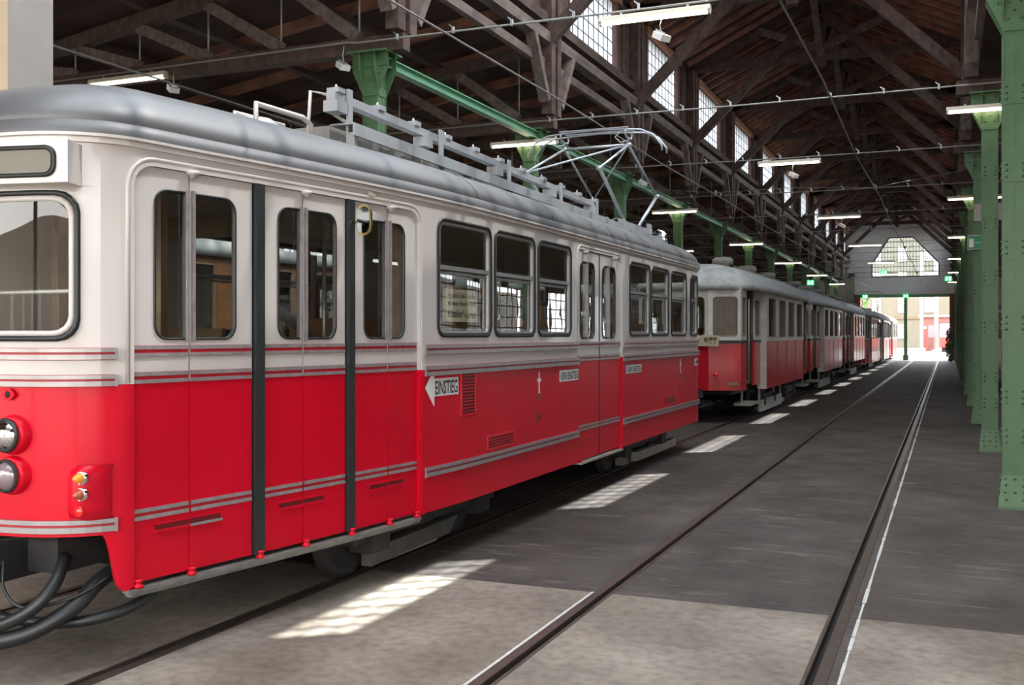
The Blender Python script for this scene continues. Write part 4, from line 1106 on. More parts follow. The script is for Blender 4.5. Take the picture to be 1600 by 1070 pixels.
# lettering plates
def plate(T, y0, y1, z0, z1, x, txt, arrow=False, nm='notice_plate'):
    m = MB()
    if arrow: P = [(y0, (z0 + z1) / 2), (y0 + .125, z1 + .065), (y0 + .125, z1 - .008), (y1, z1 - .008), (y1, z0 + .008), (y0 + .125, z0 + .008), (y0 + .125, z0 - .065)]
    else: P = [(y0, z0), (y1, z0), (y1, z1), (y0, z1)]
    m.prism(P, lambda u, v, d: M1(u, v, d), .001, .005); o = m.build(nm, WHITE, T)
    a = y0 + (.13 if arrow else .025); cy = (a + y1 - .015) / 2
    text_part('lettering', txt, lambda u, v: M1(cy + u, z0 + (z1 - z0) * .16 + v, .0065), (z1 - z0) * .68, y1 - .02 - a, INK, o)
plate(T1, 6.665, 7.15, 1.243, 1.39, -3.437, 'EINSTIEG', True, 'arrow_plate')
for o in T1.children:
    pass
plate(T1, 9.36, 9.90, 1.250, 1.36, -3.419, 'KEIN EINSTIEG'); plate(T1, 11.60, 12.24, 1.252, 1.348, -3.419, 'KEIN EINSTIEG'); plate(T1, 15.10, 15.36, 1.25, 1.355, -3.421, '4')
# emblem crosses and faded marks
for y in (8.82, 14.235):
    m = MB(); x = -3.419
    m.box(x, x + .003, y - .010, y + .010, 1.175, 1.365); m.box(x, x + .004, y - .040, y + .040, 1.275, 1.305); m.prism([(y - .014, 1.172), (y + .014, 1.172), (y + .004, 1.215), (y - .004, 1.215)], lambda u, v, d: (x + d, u, v), 0, .004)
    m.build('cross_emblem', WHITE, T1)
    m = MB(); m.prism([(y - .04, 1.165), (y + .04, 1.165), (y + .04, 1.12), (y, 1.085), (y - .04, 1.12)], lambda u, v, d: (x + d, u, v), 0, .0015)
    m.build('faded_crest', INKF, T1)
    m = MB()
    for s in (-1, 1):
        m.beam((x + .001, y + s * .055, 1.01), (x + .001, y - s * .02, .93), .014, .002, (1, 0, 0)); m.beam((x + .001, y - s * .055, .92), (x + .001, y + s * .02, .975), .014, .002, (1, 0, 0))
        m.beam((x + .001, y + s * .058, 1.0), (x + .001, y + s * .058, .90), .012, .002, (1, 0, 0))
    m.build('faded_monogram', INKF, T1)
# route board behind the first side window
m = MB(); m.box(-3.50, -3.475, 7.03, 7.60, 1.80, 2.05); rb = m.build('route_board', SIGNC, T1)
for txt, z, h, w_ in (('Westbahnhf., Urban Loritz-Platz,', 1.985, .034, .50), ('Märzstraße, Hütteldorfer Straße,', 1.925, .034, .50), ('Hütteldorf', 1.835, .060, .27)):
    cy = 7.315 if h < .05 else 7.20
    text_part('lettering', txt, lambda u, v, cy=cy, z=z: (-3.4735, cy + u, z + v), h, w_, INK, rb)
text_part('lettering', '-Bujattigasse', lambda u, v: (-3.4735, 7.455 + u, 1.835 + v), .036, .22, INK, rb)
# front lamps
def face_lamp(x, z, R, lens, ringm, depth=.06, T=T1, nm='headlamp', housing=True):
    u = x - X0; y = 3.80 + (.0 if abs(u) < .2 else (abs(u) - .2) * .08)
    m = MB()
    if housing: m.lathe((x, y + .04, z), (0, -1, 0), [(R * 1.28, 0), (R * 1.22, .05), (R * 1.05, .075), (R * 1.02, .06)], 28, 0)
    m.lathe((x, y - .030, z), (0, -1, 0), [(R * 1.04, 0), (R * 1.08, .012), (R * .92, .022), (R * .88, .010)], 28, 1)
    o = m.build(nm, [RED, ringm], T)
    m = MB(); m.lathe((x, y - .040, z), (0, -1, 0), [(R * .9, 0), (R * .75, .018), (R * .4, .032), (0, .036)], 24); m.build('lens', lens, o)
for s in (1, -1):
    face_lamp(X0 + s * .345, 1.205, .080, CHROME, BLK, nm='headlamp'); face_lamp(X0 + s * .345, 1.005, .078, LAMPG, UNDER, nm='fog_lamp')
    m = MB(); cx = X0 + s * .325; m.prism([(cx + .036 * math.cos(a) * (1.25 if q % 6 == 0 else 1), 1.405 + .030 * math.sin(a)) for q, a in enumerate([math.radians(x) for x in range(0, 360, 30)])], lambda u, v, d: (u, 3.815 - d, v), 0, .012)
    o = m.build('socket', RED, T1); m = MB(); m.lathe((cx, 3.803, 1.405), (0, -1, 0), [(.016, 0), (.016, .004), (0, .004)], 14); m.build('socket_hole', UNDER, o)
# tail lamp housings on the corners
for side in (1, -1):
    P = [(3.935, 3.985), (4.055, 4.1)]
    m = MB(); zc0, zc1 = .785, 1.055; t0, t1, tt = 3.885, 4.045, 3.97
    secs = []
    for z, g in ((zc0, .02), (zc0 + .02, .065), (zc0 + .05, .075), (zc1 - .06, .075), (zc1 - .02, .060), (zc1, .015)):
        a = Vector(M1(t0, z, 0, side)); b = Vector(M1(t1, z, 0, side)); f = Vector((0, -1, 0)); sd = Vector((side, 0, 0))
        secs.append([a, a + f * g * .5, M1(t0, z, 0, side) and (a + f * g + sd * .012), Vector(M1(tt, z, 0, side)) + f * (g + .035) * .9 + sd * .02, Vector(M1(t1, z, 0, side)) + f * g * .3 + sd * .012, b])
    vs = [p for sc in secs for p in sc]; n = 6
    m.add(vs, [(i * n + j, i * n + j + 1, (i + 1) * n + j + 1, (i + 1) * n + j) for i in range(5) for j in range(5)], 0, True)
    h = m.build('tail_lamp_housing', RED, T1)
    p0 = Vector(M1(3.925, 0, 0, side)) + Vector((side * .035, -.070, 0))
    for z, mt, nm in ((1.000, ORANGE, 'amber_indicator'), (.920, BROWNL, 'brown_lamp')):
        m = MB(); m.lathe((p0.x, p0.y, z), (0, -1, 0), [(.034, -.01), (.034, .006), (.029, .010), (.027, .006)], 18, 0); m.lathe((p0.x, p0.y - .006, z), (0, -1, 0), [(.026, 0), (.025, .012), (.016, .032), (.006, .045), (0, .047)], 16, 1); m.build(nm, [CHROME, mt], h)
    m = MB(); m.lathe((p0.x - side * .006, p0.y - .010, .838), (0, -1, 0), [(.028, 0), (.026, .008), (0, .010)], 18); m.build('red_reflector', REDL, h)
# driver mirror
def mirror_loop(o, k): return [(-3.455 + .055 * k * math.cos(a) * (1 if abs(math.cos(a)) < .7 else .95), o, 2.437 + .10 * k * math.copysign(abs(math.sin(a)) ** .5, math.sin(a))) for a in [math.radians(q * 15) for q in range(24)]]
m = MB(); A, B_ = mirror_loop(5.80, 1), mirror_loop(5.835, .9); m.add(A + B_, [tuple(range(24)), tuple(range(47, 23, -1))] + [(q, (q + 1) % 24, (q + 1) % 24 + 24, q + 24) for q in range(24)]); mr = m.build('mirror', BRASS, T1)
m = MB(); A = mirror_loop(5.797, .86); m.add(A, [tuple(range(24))]); m.build('glass', MIRR, mr)
m = MB(); m.tube([M1(5.83, 2.43, 0), (-3.51, 5.84, 2.43), (-3.455, 5.83, 2.43)], .009, 6); m.build('arm', CHROME, mr)
# interior
def seat(x, y, T, m1=SEATM, flip=1):
    d = empty('passenger_seat', WL[T]); d.parent = T; d.location = (0, 0, 0)
    m = MB(); m.box(x - .22, x + .22, y - .2, y + .2, 1.28, 1.33); m.build('cushion', m1, d)
    m = MB(); m.prism([(y + flip * .2, 1.3), (y + flip * .24, 1.3), (y + flip * .30, 1.84), (y + flip * .26, 1.84)], lambda u, v, dd: (dd, u, v), x - .22, x + .22); m.build('backrest', m1, d)
    m = MB(); m.box(x - .03, x + .03, y - .15, y + .15, .9, 1.28); m.build('support', PIPE, d)
for y in (7.2, 7.95, 8.7, 9.45, 11.9, 12.65, 13.4, 14.15, 14.85):
    seat(X0 - .80, y, T1); seat(X0 - .32, y, T1)
    if y < 9.6 or y > 11.5: seat(X0 + .80, y, T1)
for x, y in ((X0 + .42, 6.5), (X0 - .3, 6.45), (X0 + .45, 9.8), (X0 + .45, 11.5), (X0 - .2, 5.2)):
    m = MB(); m.tube([(x, y, .6 if y < 6.3 else .9), (x, y, 2.6)], .017, 8); m.build('handrail', PIPE, T1)
m = MB(); m.tube([(X0 + .46, 5.95, .6), (X0 + .46, 5.95, 1.62), (X0 + .46, 5.88, 1.80), (X0 + .46, 5.75, 1.88), (X0 + .46, 5.55, 1.9)], .020, 8); m.build('handrail', PIPE, T1)
m = MB(); m.tube([(X0 + .55, 6.2, 1.66), (X0 + .52, 5.8, 1.86), (X0 + .5, 5.5, 1.92)], .032, 8); m.build('handrail', PIPE, T1)
m = MB(); m.tube([(X0 - .6, 4.02, 1.92), (X0 + .6, 4.02, 1.92)], .014, 8); m.build('handrail', PIPE, T1)
m = MB(); m.box(X0 - .55, X0 + .35, 3.95, 4.25, 1.0, 1.6); m.box(X0 - .2, X0 + .2, 4.4, 4.6, .6, 1.55); m.build('driver_desk', INT, T1)
m = MB()
for x in (X0 - .62, X0 + .20): m.box(x - .03, x + .03, 5.0, 5.06, .6, 2.6)
m.box(X0 - .62, X0 + .2, 5.0, 5.05, .6, 1.62); m.box(X0 - .62, X0 + .2, 5.0, 5.05, 2.35, 2.6); m.build('cab_partition', INT, T1)
m = MB(); m.box(X0 - 1.1, X0 - .5, 6.50, 6.55, .9, 1.75); m.box(X0 - 1.1, X0 - .45, 6.50, 6.55, 2.45, 2.62); m.box(X0 + .9, X0 + 1.08, 6.50, 6.55, .9, 2.6); m.box(X0 + .5, X0 + 1.1, 9.70, 9.74, .9, 1.75); m.box(X0 + .5, X0 + 1.1, 11.55, 11.6, .9, 1.75); m.build('inner_partition', INT, T1)

# roof equipment
m = MB(); m.beam((-3.92, 6.45, 3.17), (-3.92, 15.45, 3.075), .02, .085); m.beam((-4.02, 6.45, 3.215), (-4.02, 15.45, 3.12), .2, .012)
m.build('roof_walkway', SILL, T1)
m = MB()
for q in range(10): y = 6.5 + q * .98; z = 3.17 - (y - 6.45) * .0106; m.box(-4.0, -3.935, y - .015, y + .015, z - .20, z - .01)
m.build('walkway_foot', SILL, T1)
def zb(y): return 3.40 - (y - 6.5) * .0165
m = MB(); m.beam((-4.05, 6.35, zb(6.35)), (-4.05, 12.35, zb(12.35)), .075, .06)
rs = m.build('resistor_rail', SILL, T1)
for q in range(11):
    m = MB(); y = 6.42 + q * .585; z = zb(y); m.box(-4.10, -4.0, y - .045, y + .045, z + .03, z + .065); m.lathe((-4.05, y, z + .065), (0, 0, 1), [(.012, 0), (.008, .03), (0, .03)], 6); m.build('insulator_block', SILL, rs)
for y in (6.52, 8.0, 9.5, 11.0, 12.3):
    m = MB(); z = zb(y); m.box(-4.01, -3.99, y - .03, y + .03, z - .36, z + .075); m.build('upright', SILL, rs)
for y in (6.40, 7.75, 9.25, 10.75, 12.15): z = zb(y); m = MB(); m.box(-4.10, -3.985, y - .07, y + .07, z - .115, z - .035); m.build('terminal_box', SILL, rs)
m = MB()
for q in range(40): y = 6.6 + q * .145; m.lathe((-4.12, y, 3.03), (0, 0, 1), [(.03, 0), (.02, .03), (.03, .05), (.018, .09), (0, .1)], 8)
m.build('resistor_insulator', DUSTY, rs)
m = MB()
for q in range(16): y = 6.7 + q * .36; m.box(-4.9, -4.2, y - .13, y + .13, 3.06, 3.24)
m.build('resistor_grid', DUSTY, rs)
m = MB(); m.lathe((-4.45, 6.02, 3.06), (0, 0, 1), [(.22, 0), (.215, .03), (.18, .09), (.11, .14), (0, .16)], 24); m.build('roof_ventilator', CREAM, T1)
m = MB(); m.tube([(-4.25, 5.75, 2.98), (-4.25, 5.75, 3.24), (-4.22, 6.25, 3.24), (-4.2, 6.32, 3.20), (-4.2, 6.34, 2.98)], .02, 8); m.tube([(-4.5, 5.85, 3.0), (-4.5, 5.85, 3.22), (-4.45, 6.35, 3.22), (-4.45, 6.38, 3.0)], .016, 8)
m.tube([(-4.05, 6.62, 3.0), (-4.06, 6.58, 3.25), (-4.1, 6.45, 3.30), (-4.1, 6.40, 3.42), (-4.2, 6.32, 3.44), (-4.22, 6.3, 3.0)], .014, 8); m.build('roof_cable_pipe', CREAM, T1)
for y in (12.9, 13.5, 14.5): 
    m = MB(); m.box(-4.95, -4.05, y - .04, y + .04, 3.03, 3.22); m.build('pantograph_base_bar', SILL, T1)
m = MB(); m.box(-4.5, -4.15, 14.9, 15.2, 2.96, 3.28); m.box(-4.1, -4.07, 14.95, 15.15, 2.96, 3.34); m.build('rear_roof_box', SILL, T1)
m = MB(); m.lathe((-4.02, 15.25, 3.14), (.3, .95, 0), [(0, 0), (.12, .02), (.15, .05), (.12, .08), (0, .09)], 20); m.build('roof_horn', CHROME, T1)
# pantograph
pg = empty('pantograph', WL[T1]); pg.parent = T1; pg.location = (0, 0, 0)
xr, xl = -4.05, -5.05
HR, HL = Vector((xr - .03, 13.95, 4.33)), Vector((xl + .03, 13.95, 4.33))
KB, KA, KD, KE = Vector((xr, 12.55, 3.80)), Vector((xl, 12.55, 3.80)), Vector((xr, 15.35, 3.78)), Vector((xl, 15.35, 3.78))
def tb(name, pts, r=.017, mt=SILL):
    m = MB()
    for a in pts: m.tube(a, r, 8)
    return m.build(name, mt, pg)
PANM = mat('pale_steel_tube', (.46, .49, .53), .35, metal=.4)
tb('upper_arm', [(HR, KB)], .017, PANM); tb('upper_arm', [(HL, KA)], .017, PANM); tb('upper_arm', [(HR, KD)], .017, PANM); tb('upper_arm', [(HL, KE)], .017, PANM)
tb('lower_arm', [(KB, (xr, 13.65, 3.24))], .024, PANM); tb('lower_arm', [(KA, (xl, 13.65, 3.24))], .024, PANM); tb('lower_arm', [(KD, (xr, 14.35, 3.24))], .024, PANM); tb('lower_arm', [(KE, (xl, 14.35, 3.24))], .024, PANM)
tb('diagonal_tube', [(KA, HR)], .014, PANM); tb('diagonal_tube', [(KE, HR)], .012, PANM)
tb('cross_tube', [(HR, HL)], .02, PANM); tb('cross_tube', [((xr, 13.65, 3.24), (xl, 13.65, 3.24))], .022, PANM); tb('cross_tube', [((xr, 14.35, 3.24), (xl, 14.35, 3.24))], .022, PANM)
m = MB()
for P in (KA, KB, KD, KE, HR, HL): m.lathe(P - Vector((.035, 0, 0)), (1, 0, 0), [(0, 0), (.03, 0), (.03, .07), (0, .07)], 10)
m.build('joint', PANM, pg)
m = MB(); m.box(xl - .1, xr + .1, 13.25, 13.32, 3.17, 3.23); m.box(xl - .1, xr + .1, 14.66, 14.73, 3.17, 3.23); m.box(xr - .03, xr + .03, 13.25, 14.75, 3.17, 3.24); m.box(xl - .03, xl + .03, 13.25, 14.75, 3.17, 3.24); m.build('base_frame', SILL, pg)
for dy in (-.13, .13):
    y = 13.95 + dy; m = MB(); cx = (xr + xl) / 2
    pts = [(cx - .98, y, 4.20), (cx - .97, y, 4.28), (cx - .86, y, 4.42), (cx - .68, y, 4.505), (cx - .4, y, 4.53), (cx, y, 4.54), (cx + .4, y, 4.53), (cx + .68, y, 4.505), (cx + .86, y, 4.42), (cx + .97, y, 4.28), (cx + .98, y, 4.20)]
    m.tube(pts, .013, 8); m.box(cx - .5, cx + .5, y - .02, y + .02, 4.545, 4.56); m.build('collector_bow', PANM, pg)
m = MB()
for x in (xr - .03, xl + .03):
    m.tube([(x, 13.95, 4.33), (x, 13.95, 4.42), (x, 13.82, 4.43), (x, 13.78, 4.49), (x, 13.82, 4.53)], .013, 8); m.tube([(x, 13.95, 4.42), (x, 14.08, 4.43), (x, 14.12, 4.49), (x, 14.08, 4.53)], .013, 8)
    m.tube([(x - .10, 13.9, 4.52), (x - .18, 13.9, 4.44), (x - .1, 13.9, 4.36), (x, 13.9, 4.38)], .010, 6)
m.build('bow_spring', PANM, pg)

# undercarriage
def bogie(T, yc, x0=X0, wb=1.7, R=.33, nm='bogie', skirt=True):
    b = empty(nm, WL[T]); b.parent = T; b.location = (0, 0, 0)
    m = MB()
    for s in (-1, 1): m.box(x0 + s * .95 - .05, x0 + s * .95 + .05, yc - wb / 2 - .3, yc + wb / 2 + .3, .30, .45)
    m.box(x0 - .9, x0 + .9, yc - .2, yc + .2, .25, .5); m.build('frame', UNDER, b)
    for a in (-1, 1):
        m = MB(); m.tube([(x0 - .72, yc + a * wb / 2, R), (x0 + .72, yc + a * wb / 2, R)], .06, 10)
        for s in (-1, 1): m.lathe((x0 + s * .715, yc + a * wb / 2, R + .028), (s, 0, 0), [(0, -.02), (R + .02, -.02), (R + .02, 0), (R, .005), (R, .055), (R * .85, .06), (R * .8, .03), (R * .3, .02), (R * .28, .07), (0, .07)], 24)
        m.build('wheelset', UNDER, b)
        for s in (-1, 1):
            m = MB(); m.box(x0 + s * .95 - .09, x0 + s * .95 + .09, yc + a * wb / 2 - .12, yc + a * wb / 2 + .12, .22, .42); m.build('axle_box', UNDER, b)
    for s in (-1, 1): m = MB(); m.box(x0 + s * .78 - .05, x0 + s * .78 + .05, yc - wb / 2 + .45, yc + wb / 2 - .45, .05, .14); m.build('brake_shoe', DUSTY, b)
    return b
bogie(T1, 7.1); bogie(T1, 13.1)
m = MB(); m.box(X0 - .6, X0 + .6, 4.4, 6.2, .45, .58); m.box(X0 - .85, X0 + .85, 6.2, 15.4, .45, .58); m.box(X0 - .8, X0 + .6, 8.6, 11.6, .22, .45); m.box(X0 + .35, X0 + .6, 4.6, 5.9, .28, .45); m.build('underframe', UNDER, T1)
m = MB(); m.prism([(6.35, .08), (7.6, .10), (7.75, .22), (6.35, .20)], lambda u, v, d: (d, u, v), -3.80, -3.72); m.build('lifeguard_board', DKM, T1)
m = MB(); m.box(-3.74, -3.66, 12.9, 14.95, .09, .20); m.box(-3.735, -3.665, 12.3, 12.4, .18, .32); m.build('rail_brake_beam', DUSTY, T1)
m = MB(); m.box(X0 - .25, X0 + .25, 3.7, 4.4, .46, .66); m.lathe((X0, 3.58, .52), (0, 0, 1), [(0, -.08), (.11, -.07), (.12, .05), (.06, .09), (0, .09)], 14); m.tube([(X0 + .1, 3.72, .6), (X0 + .25, 3.66, .5), (X0 + .35, 3.72, .60)], .03, 8); m.box(X0 + .3, X0 + .5, 3.95, 4.3, .50, .68); m.tube([(X0 + .15, 3.6, .56), (X0 + .3, 3.62, .50), (X0 + .22, 3.64, .42)], .02, 6); m.build('coupler', UNDER, T1)
def smooth(P, k=5):
    P = [Vector(p) for p in P]; Q = [P[0] * 2 - P[1]] + P + [P[-1] * 2 - P[-2]]; out = []
    for i in range(1, len(Q) - 2):
        a, b, c, d = Q[i - 1:i + 3]
        for j in range(k):
            t = j / k; out.append(.5 * (2 * b + (c - a) * t + (2 * a - 5 * b + 4 * c - d) * t * t + (3 * b - a - 3 * c + d) * t ** 3))
    return out + [P[-1]]
m = MB()
m.tube(smooth([(X0 + .62, 4.35, .52), (X0 + .62, 4.10, .44), (X0 + .60, 3.95, .34), (X0 + .45, 3.78, .23), (X0 + .2, 3.66, .20), (X0 - .1, 3.62, .26), (X0 - .3, 3.7, .42), (X0 - .3, 3.85, .55)]), .042, 10)
m.build('cable_hose', BLK, T1)
m = MB(); m.tube(smooth([(X0 + .50, 4.0, .58), (X0 + .56, 3.86, .46), (X0 + .48, 3.76, .34), (X0 + .25, 3.70, .255), (X0 - .05, 3.68, .27), (X0 - .2, 3.72, .4), (X0 - .2, 3.8, .55)]), .032, 10); m.build('cable_hose', BLK, T1)
m = MB(); m.tube(smooth([(X0 + .78, 4.5, .40), (X0 + .74, 4.2, .30), (X0 + .6, 4.0, .26), (X0 + .35, 3.9, .26), (X0 + .1, 3.9, .3), (X0, 4.0, .5)]), .028, 10); m.build('cable_hose', BLK, T1)
m = MB(); m.tube(smooth([(X0 + .30, 3.80, .58), (X0 + .33, 3.78, .44), (X0 + .45, 3.80, .36), (X0 + .62, 3.95, .40), (X0 + .70, 4.1, .48)]), .008, 6); m.build('thin_cable', BLK, T1)
m = MB(); m.tube([M1(15.45, .44, -.02), M1(15.7, .44, .0), M1(16.0, .44, 0)], .02, 6); m.lathe((X0 + .65, 15.95, .45), (0, 1, 0), [(0, -.3), (.04, -.3), (.04, 0), (.09, .01), (.09, .04), (0, .05)], 12); m.build('rear_buffer', DUSTY, T1)

# ================================================================== THE OTHER TRAMS
class Seg:
    """straight wall in plan from p0 to p1 (outside on the right-hand side of travel)"""
    def __init__(s, p0, p1):
        s.p0 = p0; s.p1 = p1; s.L = math.hypot(p1[0] - p0[0], p1[1] - p0[1]); s.d = ((p1[0] - p0[0]) / s.L, (p1[1] - p0[1]) / s.L)
    def __call__(s, t, z, off=0., side=1): return (s.p0[0] + s.d[0] * t + s.d[1] * off, s.p0[1] + s.d[1] * t - s.d[0] * off, z)
def old_tram(label, xc, yf, zb=.60, belt=1.59, LP=2.15, LB=5.9, nwin=4, red=None, white=None, roofm=None, zfb=.66, door_open=True, modern=False, pant=False, group=None, ns='front', sides=(1, -1), kind='tram'):
    red = red or REDO; white = white or CREAMO; roofm = roofm or ROOFO
    yb0, yb1, yr = yf + LP, yf + LP + LB, yf + 2 * LP + LB
    T = empty(kind, (xc, (yf + yr) / 2, 0), label, 'tram', group)
    ze = 2.60; hb = 1.17
    def seg_wall(nm, S_, z0, z1, holes, mats):
        """holes list of (a,b,z0,z1,r) splitting the segment"""
        m = MB()
        if not holes: wall_cell(m, S_, 1, 0, S_.L, z0, z1, None, 0, -.05, nt=1)
        else:
            e = [0] + [(holes[q][1] + holes[q + 1][0]) / 2 for q in range(len(holes) - 1)] + [S_.L]
            for q, h in enumerate(holes): wall_cell(m, S_, 1, e[q], e[q + 1], z0, z1, h, 0, -.05)
        o = m.build(nm, mats, T)
        for h in holes:
            g = MB(); ring(g, S_, 1, h, .02, -.035, .004); wo = g.build('window', BLK if modern else INT, T)
            p = MB(); pane(p, S_, 1, h, -.025); p.build('pane', GLSO, wo)
        return o
    # body sides
    for sd in (1, -1):
        x = xc + sd * hb
        p0, p1 = ((x, yb0), (x, yb1)) if sd > 0 else ((x, yb1), (x, yb0))
        S_ = Seg(p0, p1); pw = LB / nwin; ww = pw * .66 if not modern else pw * .8
        seg_wall('upper_side', S_, belt, ze, [(pw * (q + .5) - ww / 2, pw * (q + .5) + ww / 2, belt + .06, 2.48, .05) for q in range(nwin)], [white, INTC])
        m = MB(); wall_cell(m, S_, 1, 0, S_.L, zb, belt, None, 0, -.05, nt=1); lo_ = m.build('lower_side', [red, INT], T)
        m = MB()
        for q in range(0, nwin + 1): strip(m, S_, 1, min(S_.L - .03, max(0, pw * q - .015)), min(S_.L, pw * q + .015), zb, belt, 0, .008, 0)
        m.build('panel_seam', red, lo_)
        m = MB(); strip(m, S_, 1, 0, S_.L, belt - .02, belt + .05, 0, .018, 0); m.build('belt_rail', white, T)
    # bulkheads and platforms
    for end in (0, 1):
        y0 = yf if end == 0 else yr; yb = yb0 if end == 0 else yb1; dr = 1 if end == 0 else -1
        hp = 1.0
        c0, c1 = (xc + .42, y0), (xc + hp, y0 + dr * .18)
        c2 = (xc + 1.04, y0 + dr * .55)
        def mk(a, b, mirror=False):
            if mirror: a, b = (2 * xc - b[0], b[1]), (2 * xc - a[0], a[1])
            if end: a, b = b, a
            return Seg(a, b)
        plan = [('front_panel', mk((xc - .42, y0), c0), [(.07, .77, belt + .08, 2.43, .08)])]
        for mir in (False, True):
            s1 = mk(c0, c1, mir); plan.append(('front_corner_panel', s1, [(.08, s1.L - .06, belt + .08, 2.43, .07)]))
            s2 = mk(c1, c2, mir); plan.append(('platform_side_panel', s2, [(.10, s2.L - .06, belt + .08, 2.43, .04)]))
            # door leaf next to the body
            d0, d1 = (xc + 1.03, yb - dr * .78), (xc + 1.05, yb - dr * .06)
            s3 = mk(d0, d1, mir); plan.append(('platform_door', s3, [(.12, s3.L - .12, belt + .08, 2.40, .05)]))
        for nm, s_, holes in plan:
            zlow = zfb + (.05 if nm == 'platform_door' else 0)
            seg_wall(nm, s_, belt, ze + .02, holes, [white, INTC])
            m = MB(); wall_cell(m, s_, 1, 0, s_.L, zlow, belt, None, 0, -.04, nt=1); m.build(nm + '_lower', [red, INT], T)
            m = MB(); strip(m, s_, 1, -.01, s_.L + .01, belt - .05, belt + .005, 0, .015); m.build('black_belt_strip', BLK, T)
        for mir in (1, -1):
            m = MB(); m.box(*sorted((xc + mir * .98, xc + mir * hb)), *sorted((yb - dr * .04, yb + dr * .0)), zb, ze); m.build('bulkhead_edge', white, T)
            m = MB(); m.tube([(xc + mir * 1.07, y0 + dr * .62, .75), (xc + mir * 1.07, y0 + dr * .62, 2.4)], .014, 6); m.build('grab_pole', PIPE, T)
            m = MB(); m.prism([(y0 + dr * .5, .33), (y0 + dr * 1.45, .33), (y0 + dr * 1.45, .38), (y0 + dr * .5, .38)], lambda u, v, d: (d, u, v), *sorted((xc + mir * .8, xc + mir * 1.12)))
            m.beam((xc + mir * .95, y0 + dr * .55, .36), (xc + mir * .95, y0 + dr * .55, .75), .04, .03); m.build('entrance_step', DUSTY, T)
        m = MB(); m.box(xc - .95, xc + .95, *sorted((y0 + dr * .1, yb)), .74, .80); m.build('platform_floor', INT, T)
        m = MB(); m.box(xc - .05, xc + .05, *sorted((y0 - dr * .2, y0 + dr * .6)), .45, .55); m.box(xc - .3, xc + .3, *sorted((y0, y0 + dr * .2)), .5, .66); m.build('coupler', UNDER, T)
        m = MB(); m.box(xc - .9, xc - .3, yb - .02, yb + .02, .8, ze); m.box(xc + .3, xc + .9, yb - .02, yb + .02, .8, ze); m.box(xc - .3, xc + .3, yb - .02, yb + .02, 2.3, ze); m.build('bulkhead', INT, T)
        m = MB(); m.lathe((xc + .55, y0 - dr * .01, .95), (0, -dr, 0), [(.045, 0), (.04, .02), (0, .03)], 12); m.build('marker_lamp', REDL, T)
    m = MB(); m.box(xc - 1.1, xc + 1.1, yb0, yb1, .86, .90); m.build('floor_deck', INT, T)
    # roof
    front = [(xc, yf - .06), (xc + .42, yf - .05), (xc + .8, yf + .02), (xc + 1.04, yf + .22)]
    out = outline(front, [(yf + .45, xc + 1.10), (yf + 1.2, xc + 1.16), (yb0, xc + 1.22), (yb0 + 1, xc + 1.23), (yb1 - 1, xc + 1.23), (yb1, xc + 1.22), (yr - 1.2, xc + 1.16), (yr - .45, xc + 1.10)],
                  [(xc + 1.04, yr - .22), (xc + .8, yr - .02), (xc + .42, yr + .05), (xc, yr + .06)])
    R_ = Skin(out, xc)
    zt = 3.12 if not modern else 3.05
    PRO = [(.97, 2.56), (1.0, 2.56), (1.005, 2.66), (.99, 2.68), (.95, 2.76), (.88, 2.85), (.76, 2.95), (.6, 3.03), (.4, zt - .03), (.2, zt - .01), (0, zt)]
    roof_mesh(R_, out[0][0], out[-1][0], xc, yf - .06, yr + .06, PRO, 1.15, .3).build('roof', roofm, T)
    for k in range(3 if not modern else 1):
        yv = yf + 2.2 + k * 2.9; m = MB(); m.lathe((xc + .25, yv, zt - .04), (0, 0, 1), [(.15, 0), (.16, .10), (.22, .11), (.22, .20), (.17, .24), (0, .26)], 16); m.build('roof_ventilator', DUSTY, T)
    m = MB(); m.beam((xc + .62, yf + 1.5, 3.06), (xc + .62, yr - 1.5, 3.06), .05, .05); m.build('roof_board', DUSTY, T)
    if pant:
        yc_ = yr - 2.6; m = MB()
        for s in (-.5, .5):
            m.tube([(xc + s, yc_, 3.15), (xc + s, yc_ - 1.2, 3.75), (xc + s, yc_, 4.3), (xc + s, yc_ + 1.2, 3.75), (xc + s, yc_, 3.15)], .02, 6)
        m.tube([(xc - .9, yc_, 4.25), (xc - .6, yc_, 4.45), (xc + .6, yc_, 4.45), (xc + .9, yc_, 4.25)], .02, 6); m.tube([(xc - .5, yc_, 4.3), (xc + .5, yc_, 4.3)], .018, 6); m.build('pantograph', DUSTY, T)
    # running gear
    bogie(T, yb0 + 1.3, xc, .01 if False else 1.4, .36, 'truck'); bogie(T, yb1 - 1.3, xc, 1.4, .36, 'truck')
    m = MB(); m.box(xc - .8, xc + .8, yf + .3, yr - .3, .55, .72); m.build('underframe', UNDER, T)
    m = MB(); m.box(xc + .98, xc + 1.04, yb0 + .1, yb0 + 3.0, .10, .34); m.box(xc - 1.04, xc - .98, yb0 + .1, yb0 + 3.0, .10, .34)
    for y in (yb0 + .1, yb0 + 2.0, yb0 + 3.0): m.beam((xc + 1.0, y, .3), (xc + 1.0, y, .7), .04, .05)
    m.build('lifeguard_board', DUSTY, T)
    # benches
    for q in range(4):
        y = yb0 + .8 + q * 1.4; m = MB(); m.box(xc - 1.05, xc - .3, y - .2, y + .2, 1.25, 1.3); m.box(xc - 1.05, xc - .3, y + .2, y + .25, 1.25, 1.85); m.box(xc - .7, xc - .6, y - .1, y + .1, .9, 1.25)
        m.build('bench', SEATM, T)
    return T
ot = old_tram
t2 = ot('old red and white tram with pale weathered roof and destination plate, second in the row', X0, 19.75, .585, group='trams parked in a row', zfb=.64, kind='tram')
m = MB(); m.box(-4.95, -3.99, 19.66, 19.70, 1.485, 1.69); dp = m.build('destination_plate', SIGNC, t2)
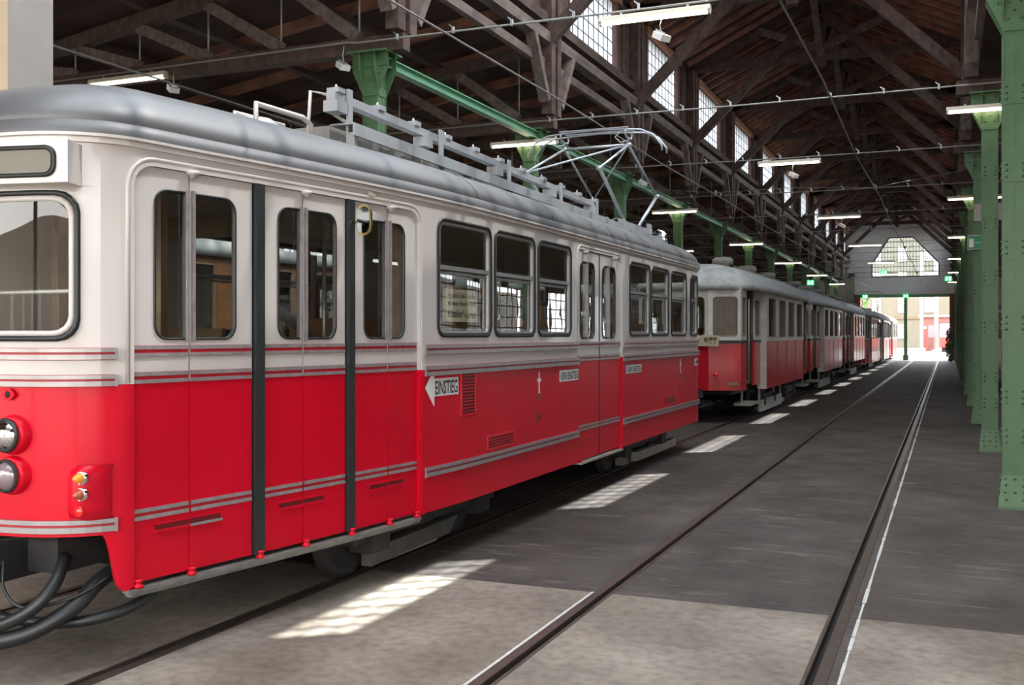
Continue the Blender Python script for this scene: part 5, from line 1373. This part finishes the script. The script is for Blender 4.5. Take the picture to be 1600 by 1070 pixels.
text_part('lettering', 'egg', lambda u, v: (-4.145 + u, 19.655, 1.565 + v), .135, .245, INK, dp)
ot('old red and white tram, third in the row', X0, 30.55, .585, group='trams parked in a row', roofm=SILL)
ot('old red and white tram, fourth in the row, higher off its wheels', X0, 41.35, .64, group='trams parked in a row', pant=True, roofm=SILL)
ot('red tram with low skirts and grey doors, fifth in the row', X0, 52.0, .30, 1.45, zfb=.32, modern=True, group='trams parked in a row', roofm=DUSTY)
ot('red tram with low skirts, sixth in the row', X0, 62.6, .25, 1.45, zfb=.28, modern=True, pant=True, group='trams parked in a row', roofm=DUSTY)
ot('red tram poking out through the far gate, last in the row', X0, 73.2, .25, 1.45, zfb=.28, modern=True, group='trams parked in a row', roofm=DUSTY)
ot('red and cream tram behind the right-hand columns, seen as a narrow sliver', 2.82, 33.5, .45, 1.50, zfb=.5)
OLDW = mat('varnished_orange_wood', (.30, .13, .05), .4, var=.3, scale=5)
ot('grey roofed tram with wooden window frames in the left aisle, seen through the windows', -8.6, 6.2, .6, red=mat('grey_beige_paint', (.34, .31, .26), .4), white=OLDW, roofm=ROOFO, LP=1.9)
ot('added wooden tram out of view in the right aisle, for window reflections', 6.1, 7.5, .6, white=OLDW)  # extra tram added to be mirrored in the front tram's windows
ot('second tram in the left aisle, behind the wooden framed one', -8.6, 17.6, .6, white=OLDW)

r = empty('sky_blocking_building', (-3, -36, 0), 'added plain building out of view, blocking bright sky from tram reflections', 'building')  # unseen building added to keep bright horizon sky out of the panes
m = MB(); m.box(-40, 34, -42, -36, -.02, 6.5); m.build('wall', mat('brown_render', (.16, .13, .105), .9, var=.3), r)
for q in range(12):
    m = MB(); m.box(-37 + q * 6, -35.4 + q * 6, -35.98, -35.9, 1.4, 3.6); m.build('window', LAMPG, r)

r = empty('reflection_dimming_building', (33, 30, 0), 'added long building out of view, dimming reflections of the right-hand windows', 'building')  # unseen building added to darken what the tram side windows reflect
m = MB(); m.box(30, 36, -30, 90, -.02, 5.5); m.build('wall', mat('warm_grey_render', (.32, .28, .235), .9, var=.4, scale=.5), r)
for q in range(22):
    m = MB(); m.box(29.9, 29.98, -28 + q * 5.3, -26.6 + q * 5.3, 1.2, 3.4); m.build('window', LAMPG, r)

for q in range(3):
    leafy('tree', (-19 - q, 50 + q * 11, 3.6), 3, 4.5, 3.2, 1300, .28, LEAF, 'leafy tree outside the left hall wall, %s from the front' % ORD[q], 'tree', .25, 'trees outside the left wall')
